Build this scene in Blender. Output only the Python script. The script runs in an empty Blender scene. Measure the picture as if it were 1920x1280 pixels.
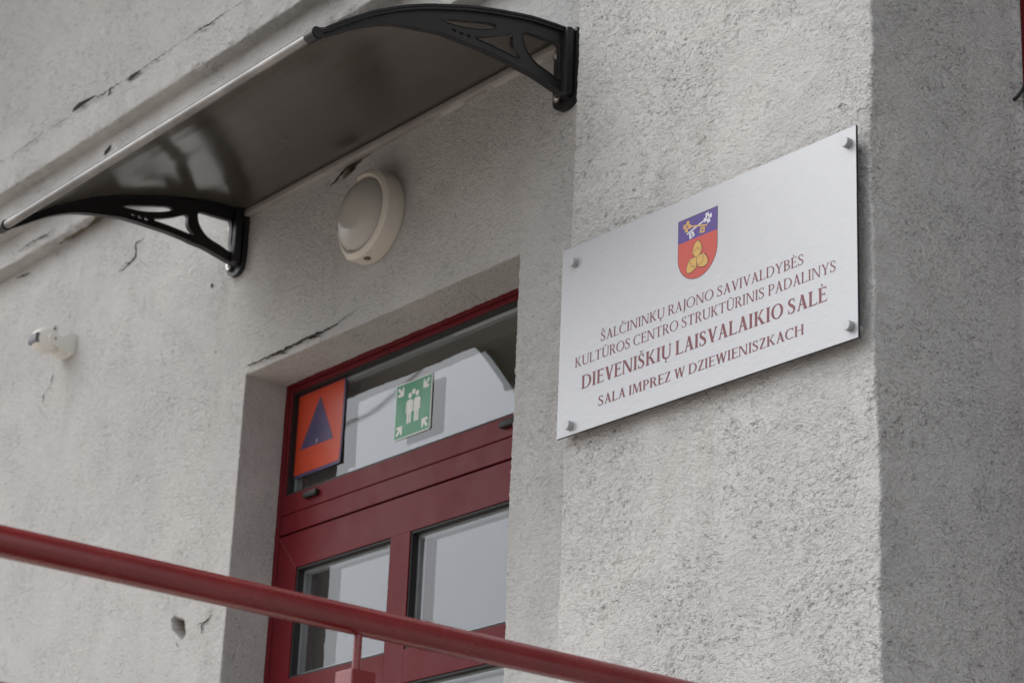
import bpy, bmesh, math, random
import numpy as np
from mathutils import Matrix, Vector
from mathutils.geometry import tessellate_polygon
random.seed(7)
R = math.radians
scene = bpy.context.scene
COL = scene.collection

# ---------------------------------------------------------------- camera
cam_data = bpy.data.cameras.new('camera')
cam = bpy.data.objects.new('camera', cam_data)
COL.objects.link(cam)
M3 = Matrix(((0.62236746, 0.78167494, 0.04053437),
             (0.24774625, -0.2458496, 0.93711246),
             (0.74248269, -0.57318607, -0.34666582))).transposed()
cam.matrix_world = Matrix.Translation((0, -2.6, 1.6)) @ M3.to_4x4()
cam_data.sensor_width = 36
cam_data.lens = 81.9106
cam_data.clip_start = 0.05
cam_data.clip_end = 2000
cam_data.dof.use_dof = True
cam_data.dof.focus_distance = 4.03
cam_data.dof.aperture_fstop = 7.6
scene.camera = cam

# ---------------------------------------------------------------- light
SUN_AZ = R(229)      # direction towards the sun, clockwise from +Y
SUN_EL = R(52)
world = bpy.data.worlds.new('World')
scene.world = world
world.use_nodes = True
wn = world.node_tree
wn.nodes.clear()
sky = wn.nodes.new('ShaderNodeTexSky')
sky.sky_type = 'NISHITA'
sky.sun_disc = False
sky.sun_elevation = SUN_EL
sky.sun_rotation = SUN_AZ
sky.air_density = 1.0
sky.dust_density = 8.0
sky.ozone_density = 1.0
hs = wn.nodes.new('ShaderNodeHueSaturation')
hs.inputs['Saturation'].default_value = 0.22
hs.inputs['Value'].default_value = 0.62
bg = wn.nodes.new('ShaderNodeBackground')
bg.inputs['Strength'].default_value = 0.15
wo = wn.nodes.new('ShaderNodeOutputWorld')
wn.links.new(sky.outputs[0], hs.inputs['Color'])
veil = wn.nodes.new('ShaderNodeMix')          # even cloud cover over the clear-sky model
veil.data_type = 'RGBA'; veil.blend_type = 'ADD'; veil.inputs[0].default_value = 1.0
veil.inputs[7].default_value = (3.9, 4.02, 4.30, 1)
wn.links.new(hs.outputs[0], veil.inputs[6])
wn.links.new(veil.outputs[2], bg.inputs['Color'])
wn.links.new(bg.outputs[0], wo.inputs['Surface'])

sun_d = bpy.data.lights.new('sun', 'SUN')
sun_d.energy = 0.45
sun_d.angle = R(90)
sun_d.color = (1.0, 0.97, 0.93)
sun = bpy.data.objects.new('sun', sun_d)
COL.objects.link(sun)
sdir = Vector((math.sin(SUN_AZ) * math.cos(SUN_EL), math.cos(SUN_AZ) * math.cos(SUN_EL), math.sin(SUN_EL)))
sun.rotation_euler = sdir.to_track_quat('Z', 'Y').to_euler()
sun.location = (-4, -8, 12)

scene.view_settings.view_transform = 'Standard'
scene.view_settings.look = 'None'
scene.view_settings.exposure = 0.16
scene.view_settings.gamma = 1.0

# ---------------------------------------------------------------- helpers
def lin(r, g, b):
    f = lambda c: ((c / 255 + 0.055) / 1.055) ** 2.4 if c > 10 else c / 255 / 12.92
    return (f(r), f(g), f(b), 1)

def mat(name, color, rough=0.5, metal=0.0, spec=0.5, **kw):
    m = bpy.data.materials.new(name)
    m.use_nodes = True
    b = m.node_tree.nodes['Principled BSDF']
    b.inputs['Base Color'].default_value = color if len(color) == 4 else (*color, 1)
    b.inputs['Roughness'].default_value = rough
    b.inputs['Metallic'].default_value = metal
    b.inputs['Specular IOR Level'].default_value = spec
    for k, v in kw.items():
        b.inputs[k.replace('_', ' ')].default_value = v
    return m

class NT:
    """small node helper"""
    def __init__(s, m):
        s.nt = m.node_tree
        s.bsdf = s.nt.nodes.get('Principled BSDF')
        s.out = s.nt.nodes.get('Material Output')
    def n(s, t, **kw):
        nd = s.nt.nodes.new(t)
        for k, v in kw.items():
            if k.startswith('i_'):
                nd.inputs[k[2:].replace('_', ' ')].default_value = v
            else:
                setattr(nd, k, v)
        return nd
    def l(s, a, b): s.nt.links.new(a, b)
    def math(s, op, a, b=None, c=None, clamp=False):
        nd = s.nt.nodes.new('ShaderNodeMath'); nd.operation = op; nd.use_clamp = clamp
        for i, v in enumerate((a, b, c)):
            if v is None: continue
            if isinstance(v, (int, float)): nd.inputs[i].default_value = v
            else: s.l(v, nd.inputs[i])
        return nd.outputs[0]
    def noise(s, vec, scale, detail=2, rough=0.5, dist=0.0):
        nd = s.n('ShaderNodeTexNoise')
        nd.inputs['Scale'].default_value = scale; nd.inputs['Detail'].default_value = detail
        nd.inputs['Roughness'].default_value = rough; nd.inputs['Distortion'].default_value = dist
        if vec is not None: s.l(vec, nd.inputs['Vector'])
        return nd.outputs['Fac']
    def ramp(s, v, lo, hi, a=0.0, b=1.0):
        nd = s.n('ShaderNodeMapRange', interpolation_type='SMOOTHSTEP')
        nd.inputs['From Min'].default_value = lo; nd.inputs['From Max'].default_value = hi
        nd.inputs['To Min'].default_value = a; nd.inputs['To Max'].default_value = b
        s.l(v, nd.inputs['Value'])
        return nd.outputs['Result']
    def mix(s, f, a, b, blend='MIX'):
        nd = s.n('ShaderNodeMix', data_type='RGBA', blend_type=blend)
        if isinstance(f, (int, float)): nd.inputs[0].default_value = f
        else: s.l(f, nd.inputs[0])
        for i, v in ((6, a), (7, b)):
            if isinstance(v, tuple): nd.inputs[i].default_value = v
            else: s.l(v, nd.inputs[i])
        return nd.outputs[2]

def new_obj(name, me, m=None, parent=None):
    o = bpy.data.objects.new(name, me)
    COL.objects.link(o)
    if m is not None:
        for x in (m if isinstance(m, (list, tuple)) else [m]): me.materials.append(x)
    if parent is not None: o.parent = parent
    return o

def tag(o, label=None, cat=None, group=None, kind=None):
    if label: o['label'] = label
    if cat: o['category'] = cat
    if group: o['group'] = group
    if kind: o['kind'] = kind
    return o

def empty(name, loc=(0, 0, 0), **kw):
    o = bpy.data.objects.new(name, None)
    o.empty_display_size = 0.1
    COL.objects.link(o)
    o.location = loc
    return tag(o, **kw)

def bm_obj(name, bm, m, parent=None, smooth=False, base=None):
    me = bpy.data.meshes.new(name)
    bmesh.ops.recalc_face_normals(bm, faces=bm.faces)
    bm.to_mesh(me); bm.free()
    o = new_obj(name, me, m, parent)
    if smooth:
        me.shade_smooth()
        if smooth == 'auto':
            me.set_sharp_from_angle(angle=R(35))
    return o

def place(o, parent):
    """o's mesh is in world coordinates; keep it there under parent"""
    o.parent = parent
    o.matrix_parent_inverse = Matrix.Translation(parent.location).inverted()
    return o

def add_box(bm, x0, x1, y0, y1, z0, z1, bev=0.0, mi=0):
    r = bmesh.ops.create_cube(bm, size=1, matrix=Matrix.Translation(((x0+x1)/2, (y0+y1)/2, (z0+z1)/2)) @ Matrix.Diagonal((abs(x1-x0), abs(y1-y0), abs(z1-z0), 1)))
    vs = r['verts']
    fs = {f for v in vs for f in v.link_faces}
    for f in fs: f.material_index = mi
    if bev > 0:
        es = {e for v in vs for e in v.link_edges}
        r2 = bmesh.ops.bevel(bm, geom=list(es), offset=bev, segments=2, affect='EDGES', profile=0.5)
        for f in r2['faces']: f.material_index = mi

def add_cyl(bm, p0, p1, r0, r1=None, seg=24, cap=True, bev=0.0):
    p0, p1 = Vector(p0), Vector(p1)
    d = p1 - p0
    q = d.to_track_quat('Z', 'Y').to_matrix().to_4x4()
    r = bmesh.ops.create_cone(bm, cap_ends=cap, segments=seg, radius1=r0, radius2=r0 if r1 is None else r1, depth=d.length,
                          matrix=Matrix.Translation((p0 + p1) / 2) @ q)
    if bev:
        vs = r['verts']; es = [e for e in {e for v in vs for e in v.link_edges} if any(len(f.verts) > 4 for f in e.link_faces)]
        bmesh.ops.bevel(bm, geom=es, offset=bev, segments=2, affect='EDGES')

def add_lathe(bm, prof, center, axis='-Y', seg=64, a0=0.0, a1=2*math.pi):
    """prof: list of (radius, height); height grows along -Y from center"""
    full = abs(a1 - a0 - 2*math.pi) < 1e-6
    n = seg if full else seg + 1
    rings = []
    for (r, h) in prof:
        ring = []
        for k in range(n):
            a = a0 + (a1 - a0) * k / seg
            ring.append(bm.verts.new((center[0] + r*math.cos(a), center[1] - h, center[2] + r*math.sin(a))))
        rings.append(ring)
    for a, b in zip(rings, rings[1:]):
        for k in range(n if full else n - 1):
            j = (k + 1) % n
            try: bm.faces.new((a[k], a[j], b[j], b[k]))
            except ValueError: pass
    return rings

def extrude_poly(bm, outer, holes, to3d, t0, t1, mi=0):
    """prism from a 2-D outline with holes; to3d(u, v, t) -> xyz"""
    loops = [outer] + list(holes)
    tris = tessellate_polygon([[Vector((u, v, 0)) for u, v in L] for L in loops])
    flat = [p for L in loops for p in L]
    a = [bm.verts.new(to3d(u, v, t0)) for u, v in flat]
    b = [bm.verts.new(to3d(u, v, t1)) for u, v in flat]
    for t in tris:
        for vs, o in ((a, 1), (b, -1)):
            try:
                f = bm.faces.new([vs[i] for i in (t if o > 0 else t[::-1])]); f.material_index = mi
            except ValueError: pass
    i0 = 0
    for L in loops:
        n = len(L)
        for k in range(n):
            i, j = i0 + k, i0 + (k + 1) % n
            try:
                f = bm.faces.new((a[i], a[j], b[j], b[i])); f.material_index = mi
            except ValueError: pass
        i0 += n

def smooth_loop(pts, n=4, closed=True):
    """Catmull-Rom resample"""
    P = [Vector(p) for p in pts]; N = len(P); out = []
    rng = range(N) if closed else range(N - 1)
    for i in rng:
        if closed: p0, p1, p2, p3 = P[i-1], P[i], P[(i+1) % N], P[(i+2) % N]
        else: p0, p1, p2, p3 = P[max(i-1, 0)], P[i], P[i+1], P[min(i+2, N-1)]
        for k in range(n):
            t = k / n
            out.append(tuple(0.5*((2*p1) + (p2-p0)*t + (2*p0-5*p1+4*p2-p3)*t*t + (3*p1-p0-3*p2+p3)*t**3)))
    if not closed: out.append(tuple(P[-1]))
    return out

# ---------------------------------------------------------------- materials
def stucco(name, base, pit, amp, dirt_shade, soft, warm=0.0):
    """sprayed / trowelled render: real displacement plus cavity shade painted into the furrow colour"""
    m = mat(name, (0.4, 0.4, 0.4), rough=0.92, spec=0.25)
    t = NT(m)
    pos = t.n('ShaderNodeNewGeometry').outputs['Position']
    # trowel marks: curved furrows, iso-lines of a distorted noise broken into commas
    def furrow(scale, width, mlo, mhi, off, stretch):
        mp = t.n('ShaderNodeMapping'); t.l(pos, mp.inputs['Vector'])
        mp.inputs['Location'].default_value = (off, off * 0.7, off * 1.3)
        mp.inputs['Scale'].default_value = stretch
        n1 = t.noise(mp.outputs[0], scale, 1.5, 0.55, 0.8)
        d = t.math('ABSOLUTE', t.math('SUBTRACT', n1, 0.5))
        line = t.ramp(d, 0.0, width, 1, 0)
        msk = t.ramp(t.noise(mp.outputs[0], scale * 0.85, 2, 0.6, 0.0), mlo, mhi)
        return t.math('MULTIPLY', line, msk)
    mpr = t.n('ShaderNodeMapping');         # strokes dragged along a slant that wanders
    sw = t.n('ShaderNodeTexNoise'); sw.inputs['Scale'].default_value = 7.0; sw.inputs['Detail'].default_value = 1.0; t.l(pos, sw.inputs['Vector'])
    sv = t.n('ShaderNodeVectorMath', operation='MULTIPLY_ADD'); t.l(sw.outputs['Color'], sv.inputs[0]); sv.inputs[1].default_value = (0.045, 0.045, 0.045); t.l(pos, sv.inputs[2])
    t.l(sv.outputs[0], mpr.inputs['Vector'])
    mpr.inputs['Rotation'].default_value = (0.0, R(-35), 0.0); mpr.inputs['Scale'].default_value = (0.6, 0.9, 1.3)
    rp = mpr.outputs[0]
    area = t.ramp(t.noise(pos, 4.3, 3, 0.6, 0.6), 0.30, 0.62, 0.50, 1.0)
    k = pit[0]
    scale_a = t.ramp(t.noise(rp, 88 * k, 3.0, 0.62, 0.9), 0.485, 0.545)      # torn plateaus with crisp lower edges
    scale_b = t.ramp(t.noise(rp, 165 * k, 2.0, 0.6, 0.6), 0.50, 0.57)
    f1 = furrow(40 * k, 0.026, 0.53, 0.60, 0.0, (0.7, 0.9, 1.2))
    pits = t.math('MULTIPLY', t.ramp(t.noise(rp, 112 * k, 2, 0.6, 0.7), 0.61, 0.66), t.ramp(t.noise(pos, 9.0, 2, 0.6, 0.5), 0.42, 0.60, 0.25, 1.0))
    grain = t.noise(pos, 330, 3, 0.7, 0.2)
    lump = t.noise(pos, 34, 3, 0.6, 0.5)
    wave = t.noise(pos, 5.5, 3, 0.5, 0.3)
    big = t.noise(pos, 1.3, 2, 0.5, 0.0)
    rel = t.math('ADD', t.math('MULTIPLY', scale_a, 0.0021 * amp), t.math('MULTIPLY', scale_b, 0.0012 * amp))
    rel = t.math('SUBTRACT', rel, t.math('MULTIPLY', f1, 0.0016 * amp))
    rel = t.math('SUBTRACT', rel, t.math('MULTIPLY', pits, 0.0022 * amp))
    h = t.math('MULTIPLY', rel, area)
    h = t.math('ADD', h, t.math('MULTIPLY', t.math('SUBTRACT', grain, 0.5), 0.0010 * amp * soft))
    h = t.math('ADD', h, t.math('MULTIPLY', t.math('SUBTRACT', lump, 0.5), 0.0020 * amp))
    h = t.math('ADD', h, t.math('MULTIPLY', t.math('SUBTRACT', wave, 0.5), 0.007))
    h = t.math('ADD', h, t.math('MULTIPLY', t.math('SUBTRACT', big, 0.5), 0.006))
    fur = t.math('MULTIPLY', t.math('MAXIMUM', t.math('MULTIPLY', f1, 0.7), pits), area)
    disp = t.n('ShaderNodeDisplacement'); disp.inputs['Midlevel'].default_value = 0.0; disp.inputs['Scale'].default_value = 1.0
    t.l(h, disp.inputs['Height']); t.l(disp.outputs[0], t.out.inputs['Displacement'])
    m.displacement_method = 'BOTH'
    # colour
    b2 = tuple(c * 0.92 for c in base[:3]) + (1,)
    b3 = (base[0] * 1.035, base[1] * 1.025, base[2] * 1.005, 1)
    c = t.mix(t.ramp(t.noise(pos, 2.4, 5, 0.65, 0.6), 0.30, 0.72), b2, b3)
    mp = t.n('ShaderNodeMapping'); t.l(pos, mp.inputs['Vector']); mp.inputs['Scale'].default_value = (9, 9, 0.8)
    streak = t.ramp(t.noise(mp.outputs[0], 1.6, 4, 0.6, 0.3), 0.50, 0.78, 0.0, 0.20)
    c = t.mix(streak, c, (base[0] * 0.66, base[1] * 0.63, base[2] * 0.58, 1))
    speck = t.ramp(t.noise(pos, 230, 3, 0.7, 0), 0.60, 0.74, 0.0, 0.35 * dirt_shade)
    c = t.mix(speck, c, (0.14, 0.125, 0.11, 1))
    c = t.mix(t.math('MULTIPLY', fur, 0.95 * dirt_shade, clamp=True), c, (0.085, 0.078, 0.072, 1))  # furrows and pits darkened in colour to stand for their shade
    # broken-out mortar, marked on the vertices that were pushed in
    at = t.n('ShaderNodeAttribute'); at.attribute_name = 'spall'
    c = t.mix(t.math('MINIMUM', at.outputs['Fac'], 1.0), c, (0.24, 0.20, 0.15, 1))
    c = t.mix(t.ramp(at.outputs['Fac'], 1.2, 2.0), c, (0.060, 0.044, 0.036, 1))  # spall under the canopy darkened further: its shade put into the mortar colour
    t.l(c, t.bsdf.inputs['Base Color'])
    return m

M_WALL = stucco('facade_stucco', (0.48, 0.483, 0.48, 1), (1.15,), 0.60, 0.30, 0.8)
M_PIL = stucco('pilaster_stucco', (0.58, 0.583, 0.578, 1), (1.15,), 0.88, 0.55, 0.9)
M_CORN = stucco('cornice_stucco', (0.47, 0.473, 0.47, 1), (1.15,), 0.70, 0.55, 1.0)
M_REVEAL = M_WALL

def paint(name, col, rough, bump=0.0, scale=60, var=0.1, spec=0.5):
    m = mat(name, col, rough, spec=spec)
    t = NT(m)
    pos = t.n('ShaderNodeNewGeometry').outputs['Position']
    d = tuple(c * (1 - var) for c in col[:3]) + (1,)
    u = tuple(min(1, c * (1 + var)) for c in col[:3]) + (1,)
    t.l(t.mix(t.ramp(t.noise(pos, 9, 5, 0.65), 0.3, 0.7), d, u), t.bsdf.inputs['Base Color'])
    t.l(t.ramp(t.noise(pos, 14, 4, 0.6), 0.3, 0.7, rough * 0.85, min(1, rough * 1.2)), t.bsdf.inputs['Roughness'])
    if bump:
        bp = t.n('ShaderNodeBump'); bp.inputs['Strength'].default_value = 1.0; bp.inputs['Distance'].default_value = bump
        t.l(t.noise(pos, scale, 3, 0.6), bp.inputs['Height']); t.l(bp.outputs[0], t.bsdf.inputs['Normal'])
    return m

M_RED = paint('maroon_door_lacquer', (0.110, 0.008, 0.012, 1), 0.38, 0.00005, 300, 0.06, 0.13)
M_RAIL = paint('red_railing_paint', (0.195, 0.015, 0.017, 1), 0.25, 0.00025, 45, 0.10, 0.7)
def rail_wear():
    t = NT(M_RAIL); pos = t.n('ShaderNodeNewGeometry').outputs['Position']
    src = t.bsdf.inputs['Base Color'].links[0].from_socket
    c = t.mix(t.ramp(t.noise(pos, 95, 3, 0.7), 0.735, 0.76), src, (0.42, 0.22, 0.19, 1))      # nicks and dust in the paint
    t.l(t.mix(t.ramp(t.noise(pos, 23, 4, 0.7), 0.62, 0.75, 0.0, 0.35), c, (0.13, 0.022, 0.020, 1)), t.bsdf.inputs['Base Color'])
rail_wear()
M_BLACK = paint('black_bracket_plastic', (0.010, 0.0105, 0.012, 1), 0.42, 0.0002, 120, 0.15)
M_GASKET = mat('black_rubber_gasket', (0.008, 0.008, 0.009), 0.6)
M_ALU = paint('aluminium_profile', (0.24, 0.235, 0.23, 1), 0.42, 0.0, 60, 0.25)
NT(M_ALU).bsdf.inputs['Metallic'].default_value = 0.75
M_RAILALU = paint('aluminium_wall_rail', (0.36, 0.345, 0.34, 1), 0.45, 0.0, 60, 0.12)
NT(M_RAILALU).bsdf.inputs['Metallic'].default_value = 0.2
M_STEEL = mat('zinc_screw', (0.55, 0.55, 0.54), 0.28, 1.0)
M_SPACER = mat('grey_glass_spacer', (0.34, 0.355, 0.365), 0.5, 0.3)
M_LAMPBODY = paint('cream_lamp_plastic', (0.58, 0.55, 0.49, 1), 0.45, 0.0, 60, 0.05)
M_SENS = paint('ivory_sensor_plastic', (0.72, 0.715, 0.67, 1), 0.42, 0.0, 60, 0.04)
M_SLENS = mat('grey_sensor_lens', (0.115, 0.115, 0.125), 0.35)
M_CRACK = mat('crack_void', (0.040, 0.036, 0.033), 1.0, spec=0.0)
M_DARKROOM = mat('dim_hallway_paint', (0.36, 0.335, 0.28), 0.9)
M_CABLE = mat('black_cable_sheath', (0.012, 0.012, 0.013), 0.5)

def glass():
    m = bpy.data.materials.new('window_glass'); m.use_nodes = True
    t = NT(m); t.nt.nodes.remove(t.bsdf)
    tr = t.n('ShaderNodeBsdfTransparent'); tr.inputs['Color'].default_value = (0.90, 0.925, 0.92, 1)
    gl = t.n('ShaderNodeBsdfGlossy'); gl.inputs['Roughness'].default_value = 0.0
    gl.inputs['Color'].default_value = (0.91, 0.935, 1.0, 1)
    geo = t.n('ShaderNodeNewGeometry')          # Schlick reflectance, the same from both sides
    dt = t.n('ShaderNodeVectorMath', operation='DOT_PRODUCT')
    t.l(geo.outputs['Incoming'], dt.inputs[0]); t.l(geo.outputs['Normal'], dt.inputs[1])
    g = t.math('POWER', t.math('SUBTRACT', 1.0, t.math('ABSOLUTE', dt.outputs['Value'])), 5.0)
    f = t.math('MULTIPLY', t.math('ADD', 0.043, t.math('MULTIPLY', g, 0.957)), 1.9, clamp=True)   # two faces of one pane
    mx = t.n('ShaderNodeMixShader')
    t.l(f, mx.inputs[0]); t.l(tr.outputs[0], mx.inputs[1]); t.l(gl.outputs[0], mx.inputs[2])
    t.l(mx.outputs[0], t.out.inputs['Surface'])
    return m
M_GLASS = glass()

def sheet_mat():
    m = mat('bronze_polycarbonate', (0.036, 0.033, 0.029), 0.20, spec=0.9, Coat_Weight=0.45, Coat_Roughness=0.16, Coat_IOR=1.6)
    t = NT(m)
    tl = t.n('ShaderNodeBsdfTranslucent'); tl.inputs['Color'].default_value = (0.085, 0.075, 0.064, 1)
    ad = t.n('ShaderNodeAddShader')
    t.l(t.bsdf.outputs[0], ad.inputs[0]); t.l(tl.outputs[0], ad.inputs[1]); t.l(ad.outputs[0], t.out.inputs['Surface'])
    pos = t.n('ShaderNodeNewGeometry').outputs['Position']
    mp = t.n('ShaderNodeMapping'); t.l(pos, mp.inputs['Vector']); mp.inputs['Scale'].default_value = (1.0, 40, 40)
    bp = t.n('ShaderNodeBump'); bp.inputs['Distance'].default_value = 0.00003; bp.inputs['Strength'].default_value = 1
    t.l(t.noise(mp.outputs[0], 3.0, 1, 0.5), bp.inputs['Height']); t.l(bp.outputs[0], t.bsdf.inputs['Normal'])
    return m
M_SHEET = sheet_mat()

def sign_face():
    m = mat('brushed_silver_face', (0.66, 0.675, 0.70), 0.42, 0.35)
    t = NT(m)
    pos = t.n('ShaderNodeNewGeometry').outputs['Position']
    mp = t.n('ShaderNodeMapping'); t.l(pos, mp.inputs['Vector']); mp.inputs['Scale'].default_value = (30, 30, 900)
    br = t.noise(mp.outputs[0], 1.0, 3, 0.6)
    t.l(t.mix(t.ramp(br, 0.3, 0.7), (0.42, 0.432, 0.452, 1), (0.475, 0.488, 0.51, 1)), t.bsdf.inputs['Base Color'])
    bp = t.n('ShaderNodeBump'); bp.inputs['Distance'].default_value = 0.00006; bp.inputs['Strength'].default_value = 1
    t.l(br, bp.inputs['Height']); t.l(bp.outputs[0], t.bsdf.inputs['Normal'])
    return m
M_SIGN = sign_face()
M_SIGNEDGE = mat('dark_panel_core', (0.012, 0.012, 0.018), 0.5)
M_STUD = mat('matt_aluminium_stud', (0.44, 0.455, 0.465), 0.5, 0.4)
M_INK = mat('burgundy_lettering', (0.185, 0.050, 0.064), 0.5)
M_GOLD = mat('heraldic_gold', (0.58, 0.36, 0.10), 0.5)
M_SILVER = mat('heraldic_silver', (0.62, 0.62, 0.66), 0.5)
M_SHRED = mat('heraldic_red', (0.50, 0.075, 0.060), 0.5)
M_SHBLUE = mat('heraldic_violet', (0.085, 0.052, 0.24), 0.5)
M_LINE = mat('emblem_outline', (0.03, 0.022, 0.03), 0.5)
M_ORANGE = paint('orange_sticker_vinyl', (0.46, 0.052, 0.018, 1), 0.33, 0.0004, 18, 0.05)
M_VIOLET = paint('violet_sticker_print', (0.062, 0.048, 0.118, 1), 0.33, 0.0004, 18, 0.05)
M_GREEN = paint('green_safety_print', (0.035, 0.235, 0.120, 1), 0.4, 0.0, 60, 0.05)
M_WHITE = mat('white_safety_print', (0.60, 0.62, 0.60), 0.4)

# ---------------------------------------------------------------- the setting
def ground():
    bm = bmesh.new()
    s = 600
    bm.faces.new([bm.verts.new(p) for p in ((-s, -s, 0), (s, -s, 0), (s, s, 0), (-s, s, 0))])
    m = paint('pale_concrete_yard', (0.36, 0.31, 0.265, 1), 0.9, 0.004, 180, 0.2)
    tag(bm_obj('ground', bm, m), kind='structure')
    bm = bmesh.new()
    add_box(bm, -2.57, 2.6, -24, -0.06, -0.05, 0.008)  # unseen dark sheet, added to cut light bouncing onto the rail's underside
    tag(bm_obj('added_dark_sheet', bm, paint('dark_sheet_grey', (0.055, 0.054, 0.052, 1), 0.9, 0.003, 160, 0.2)), kind='structure')
    bm = bmesh.new()
    add_box(bm, -6.2, -2.61, -2.6, -0.042, -0.1, 1.30, 0.012)
    add_box(bm, -6.5, -2.61, -2.95, -2.61, -0.1, 0.97, 0.012)
    add_box(bm, -6.8, -2.61, -3.30, -2.96, -0.1, 0.64, 0.012)
    add_box(bm, -7.1, -2.61, -3.65, -3.31, -0.1, 0.32, 0.012)
    m = paint('landing_concrete', (0.66, 0.58, 0.505, 1), 0.9, 0.003, 150, 0.15)
    tag(bm_obj('entrance_steps', bm, m), kind='structure')
ground()

# ---------------------------------------------------------------- building
building = empty('building', (-4.0, 0.3, 0), label='grey rendered building front with deep doorway, stepped cornice band and projecting pilaster', cat='building')

def knots(*segs):
    out = []
    for a, b, st in segs:
        n = max(1, int(round(abs(b - a) / st)))
        out += [a + (b - a) * k / n for k in range(n)]
    out.append(segs[-1][1])
    return np.array(out)

def inside(poly, x, z):
    c = np.zeros(x.shape, bool); n = len(poly)
    for i in range(n):
        x0, z0 = poly[i]; x1, z1 = poly[i-1]
        hit = ((z0 > z) != (z1 > z)) & (x < (x1 - x0) * (z - z0) / (z1 - z0 + 1e-12) + x0)
        c ^= hit
    return c

def grid_arrays(P):
    """P: (nu, nv, 3) -> verts, quads"""
    nu, nv, _ = P.shape
    idx = np.arange(nu * nv).reshape(nu, nv)
    q = np.stack([idx[:-1, :-1], idx[1:, :-1], idx[1:, 1:], idx[:-1, 1:]], -1).reshape(-1, 4)
    return P.reshape(-1, 3), q

def np_mesh(name, parts, m, parent, spall=None, smooth=True):
    """merge grids, weld shared borders, drop unused vertices"""
    V, Q, off = [], [], 0
    for v, q in parts:
        V.append(v); Q.append(q + off); off += len(v)
    V = np.concatenate(V); Q = np.concatenate(Q)
    key = np.round(V / 2e-5).astype(np.int64)
    _, first, inv = np.unique(key, axis=0, return_index=True, return_inverse=True)
    V = V[first]; Q = inv.reshape(-1)[Q]
    used = np.unique(Q); remap = -np.ones(len(V), np.int64); remap[used] = np.arange(len(used))
    V = V[used]; Q = remap[Q]
    sp = np.zeros(len(V))
    if spall is not None: V, sp = spall(V)
    me = bpy.data.meshes.new(name)
    me.vertices.add(len(V)); me.vertices.foreach_set('co', V.astype(np.float32).ravel())
    me.loops.add(len(Q) * 4); me.loops.foreach_set('vertex_index', Q.astype(np.int32).ravel())
    me.polygons.add(len(Q)); me.polygons.foreach_set('loop_start', (np.arange(len(Q)) * 4).astype(np.int32))
    me.update(calc_edges=True); me.validate()
    a = me.attributes.new('spall', 'FLOAT', 'POINT'); a.data.foreach_set('value', sp.astype(np.float32))
    if smooth: me.shade_smooth()
    o = new_obj(name, me, m)
    place(o, parent)
    return o

OX0, OX1, OZ = -4.358, -3.352, 3.353        # door opening
YF = 0.113                                   # face of the door frame
HOLE = [(-4.5945, 2.8204), (-4.5834, 2.8248), (-4.5607, 2.8162), (-4.5488, 2.8155), (-4.5353, 2.8046), (-4.5272, 2.7848), (-4.5246, 2.7697), (-4.5405, 2.7673), (-4.5668, 2.7837), (-4.5884, 2.7995)]
SPALL = [(-3.8304, 3.7977), (-3.8521, 3.7693), (-3.8658, 3.7653), (-3.8759, 3.7668), (-3.8855, 3.7594), (-3.9057, 3.7575), (-3.932, 3.7567), (-3.9457, 3.7476), (-3.9559, 3.7482), (-3.9653, 3.7386), (-3.9815, 3.7359), (-4.0099, 3.7303), (-4.0069, 3.7461), (-4.0047, 3.7637), (-4.0088, 3.7808), (-3.9838, 3.7999)]
SPALLF = [(-5.3772, -0.0118), (-5.3242, -0.0194), (-5.2661, -0.0208), (-5.2002, -0.0194), (-5.1606, -0.0263), (-5.1103, -0.0394), (-5.0636, -0.0026), (-5.1004, 0.0183), (-5.1598, 0.0105), (-5.2104, 0.0124), (-5.2423, 0.0037), (-5.2988, 0.0007), (-5.34, -0.0109)]

def wall_spall(V):
    sp = np.zeros(len(V))
    front = np.abs(V[:, 1]) < 1e-3
    for poly, d, val in ((HOLE, 0.034, 1.0), (SPALL, 0.018, 2.0)):
        k = front & inside(poly, V[:, 0], V[:, 2])
        V[k, 1] += d; sp[k] = val
    return V, sp

def build_wall():
    xs = knots((-9, -6.1, 0.3), (-6.1, -4.62, 0.006), (-4.62, -4.5, 0.003), (-4.5, OX0, 0.005), (OX0, OX1, 0.0045), (OX1, -3.08, 0.004))
    zs = knots((0, 2.2, 0.3), (2.2, OZ, 0.004), (OZ, 3.99, 0.004))
    X, Z = np.meshgrid(xs, zs, indexing='ij')
    P = np.stack([X, np.zeros_like(X), Z], -1)
    v, q = grid_arrays(P)
    c = v[q].mean(1)
    keep = ~((c[:, 0] > OX0) & (c[:, 0] < OX1) & (c[:, 2] < OZ))
    parts = [(v, q[keep])]
    ys = knots((0, 0.125, 0.004))
    zr = zs[zs <= OZ + 1e-9]
    for x in (OX0, OX1):
        Y, Zr = np.meshgrid(ys, zr, indexing='ij')
        vv, qq = grid_arrays(np.stack([np.full_like(Y, x), Y, Zr], -1))
        parts.append((vv, qq if x == OX0 else qq[:, ::-1]))
    xo = xs[(xs >= OX0 - 1e-9) & (xs <= OX1 + 1e-9)]
    Xr, Y = np.meshgrid(xo, ys, indexing='ij')
    parts.append(grid_arrays(np.stack([Xr, Y, np.full_like(Xr, OZ)], -1)))
    parts[-1] = (parts[-1][0], parts[-1][1][:, ::-1])
    return np_mesh('wall', parts, M_WALL, building, wall_spall)
wall = build_wall()

def cornice_spall(V):
    sp = np.zeros(len(V))
    k = (np.abs(V[:, 2] - 3.976) < 1e-3) & inside(SPALLF, V[:, 0], V[:, 1])
    V[k, 2] += 0.018; sp[k] = 1.5
    return V, sp

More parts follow.
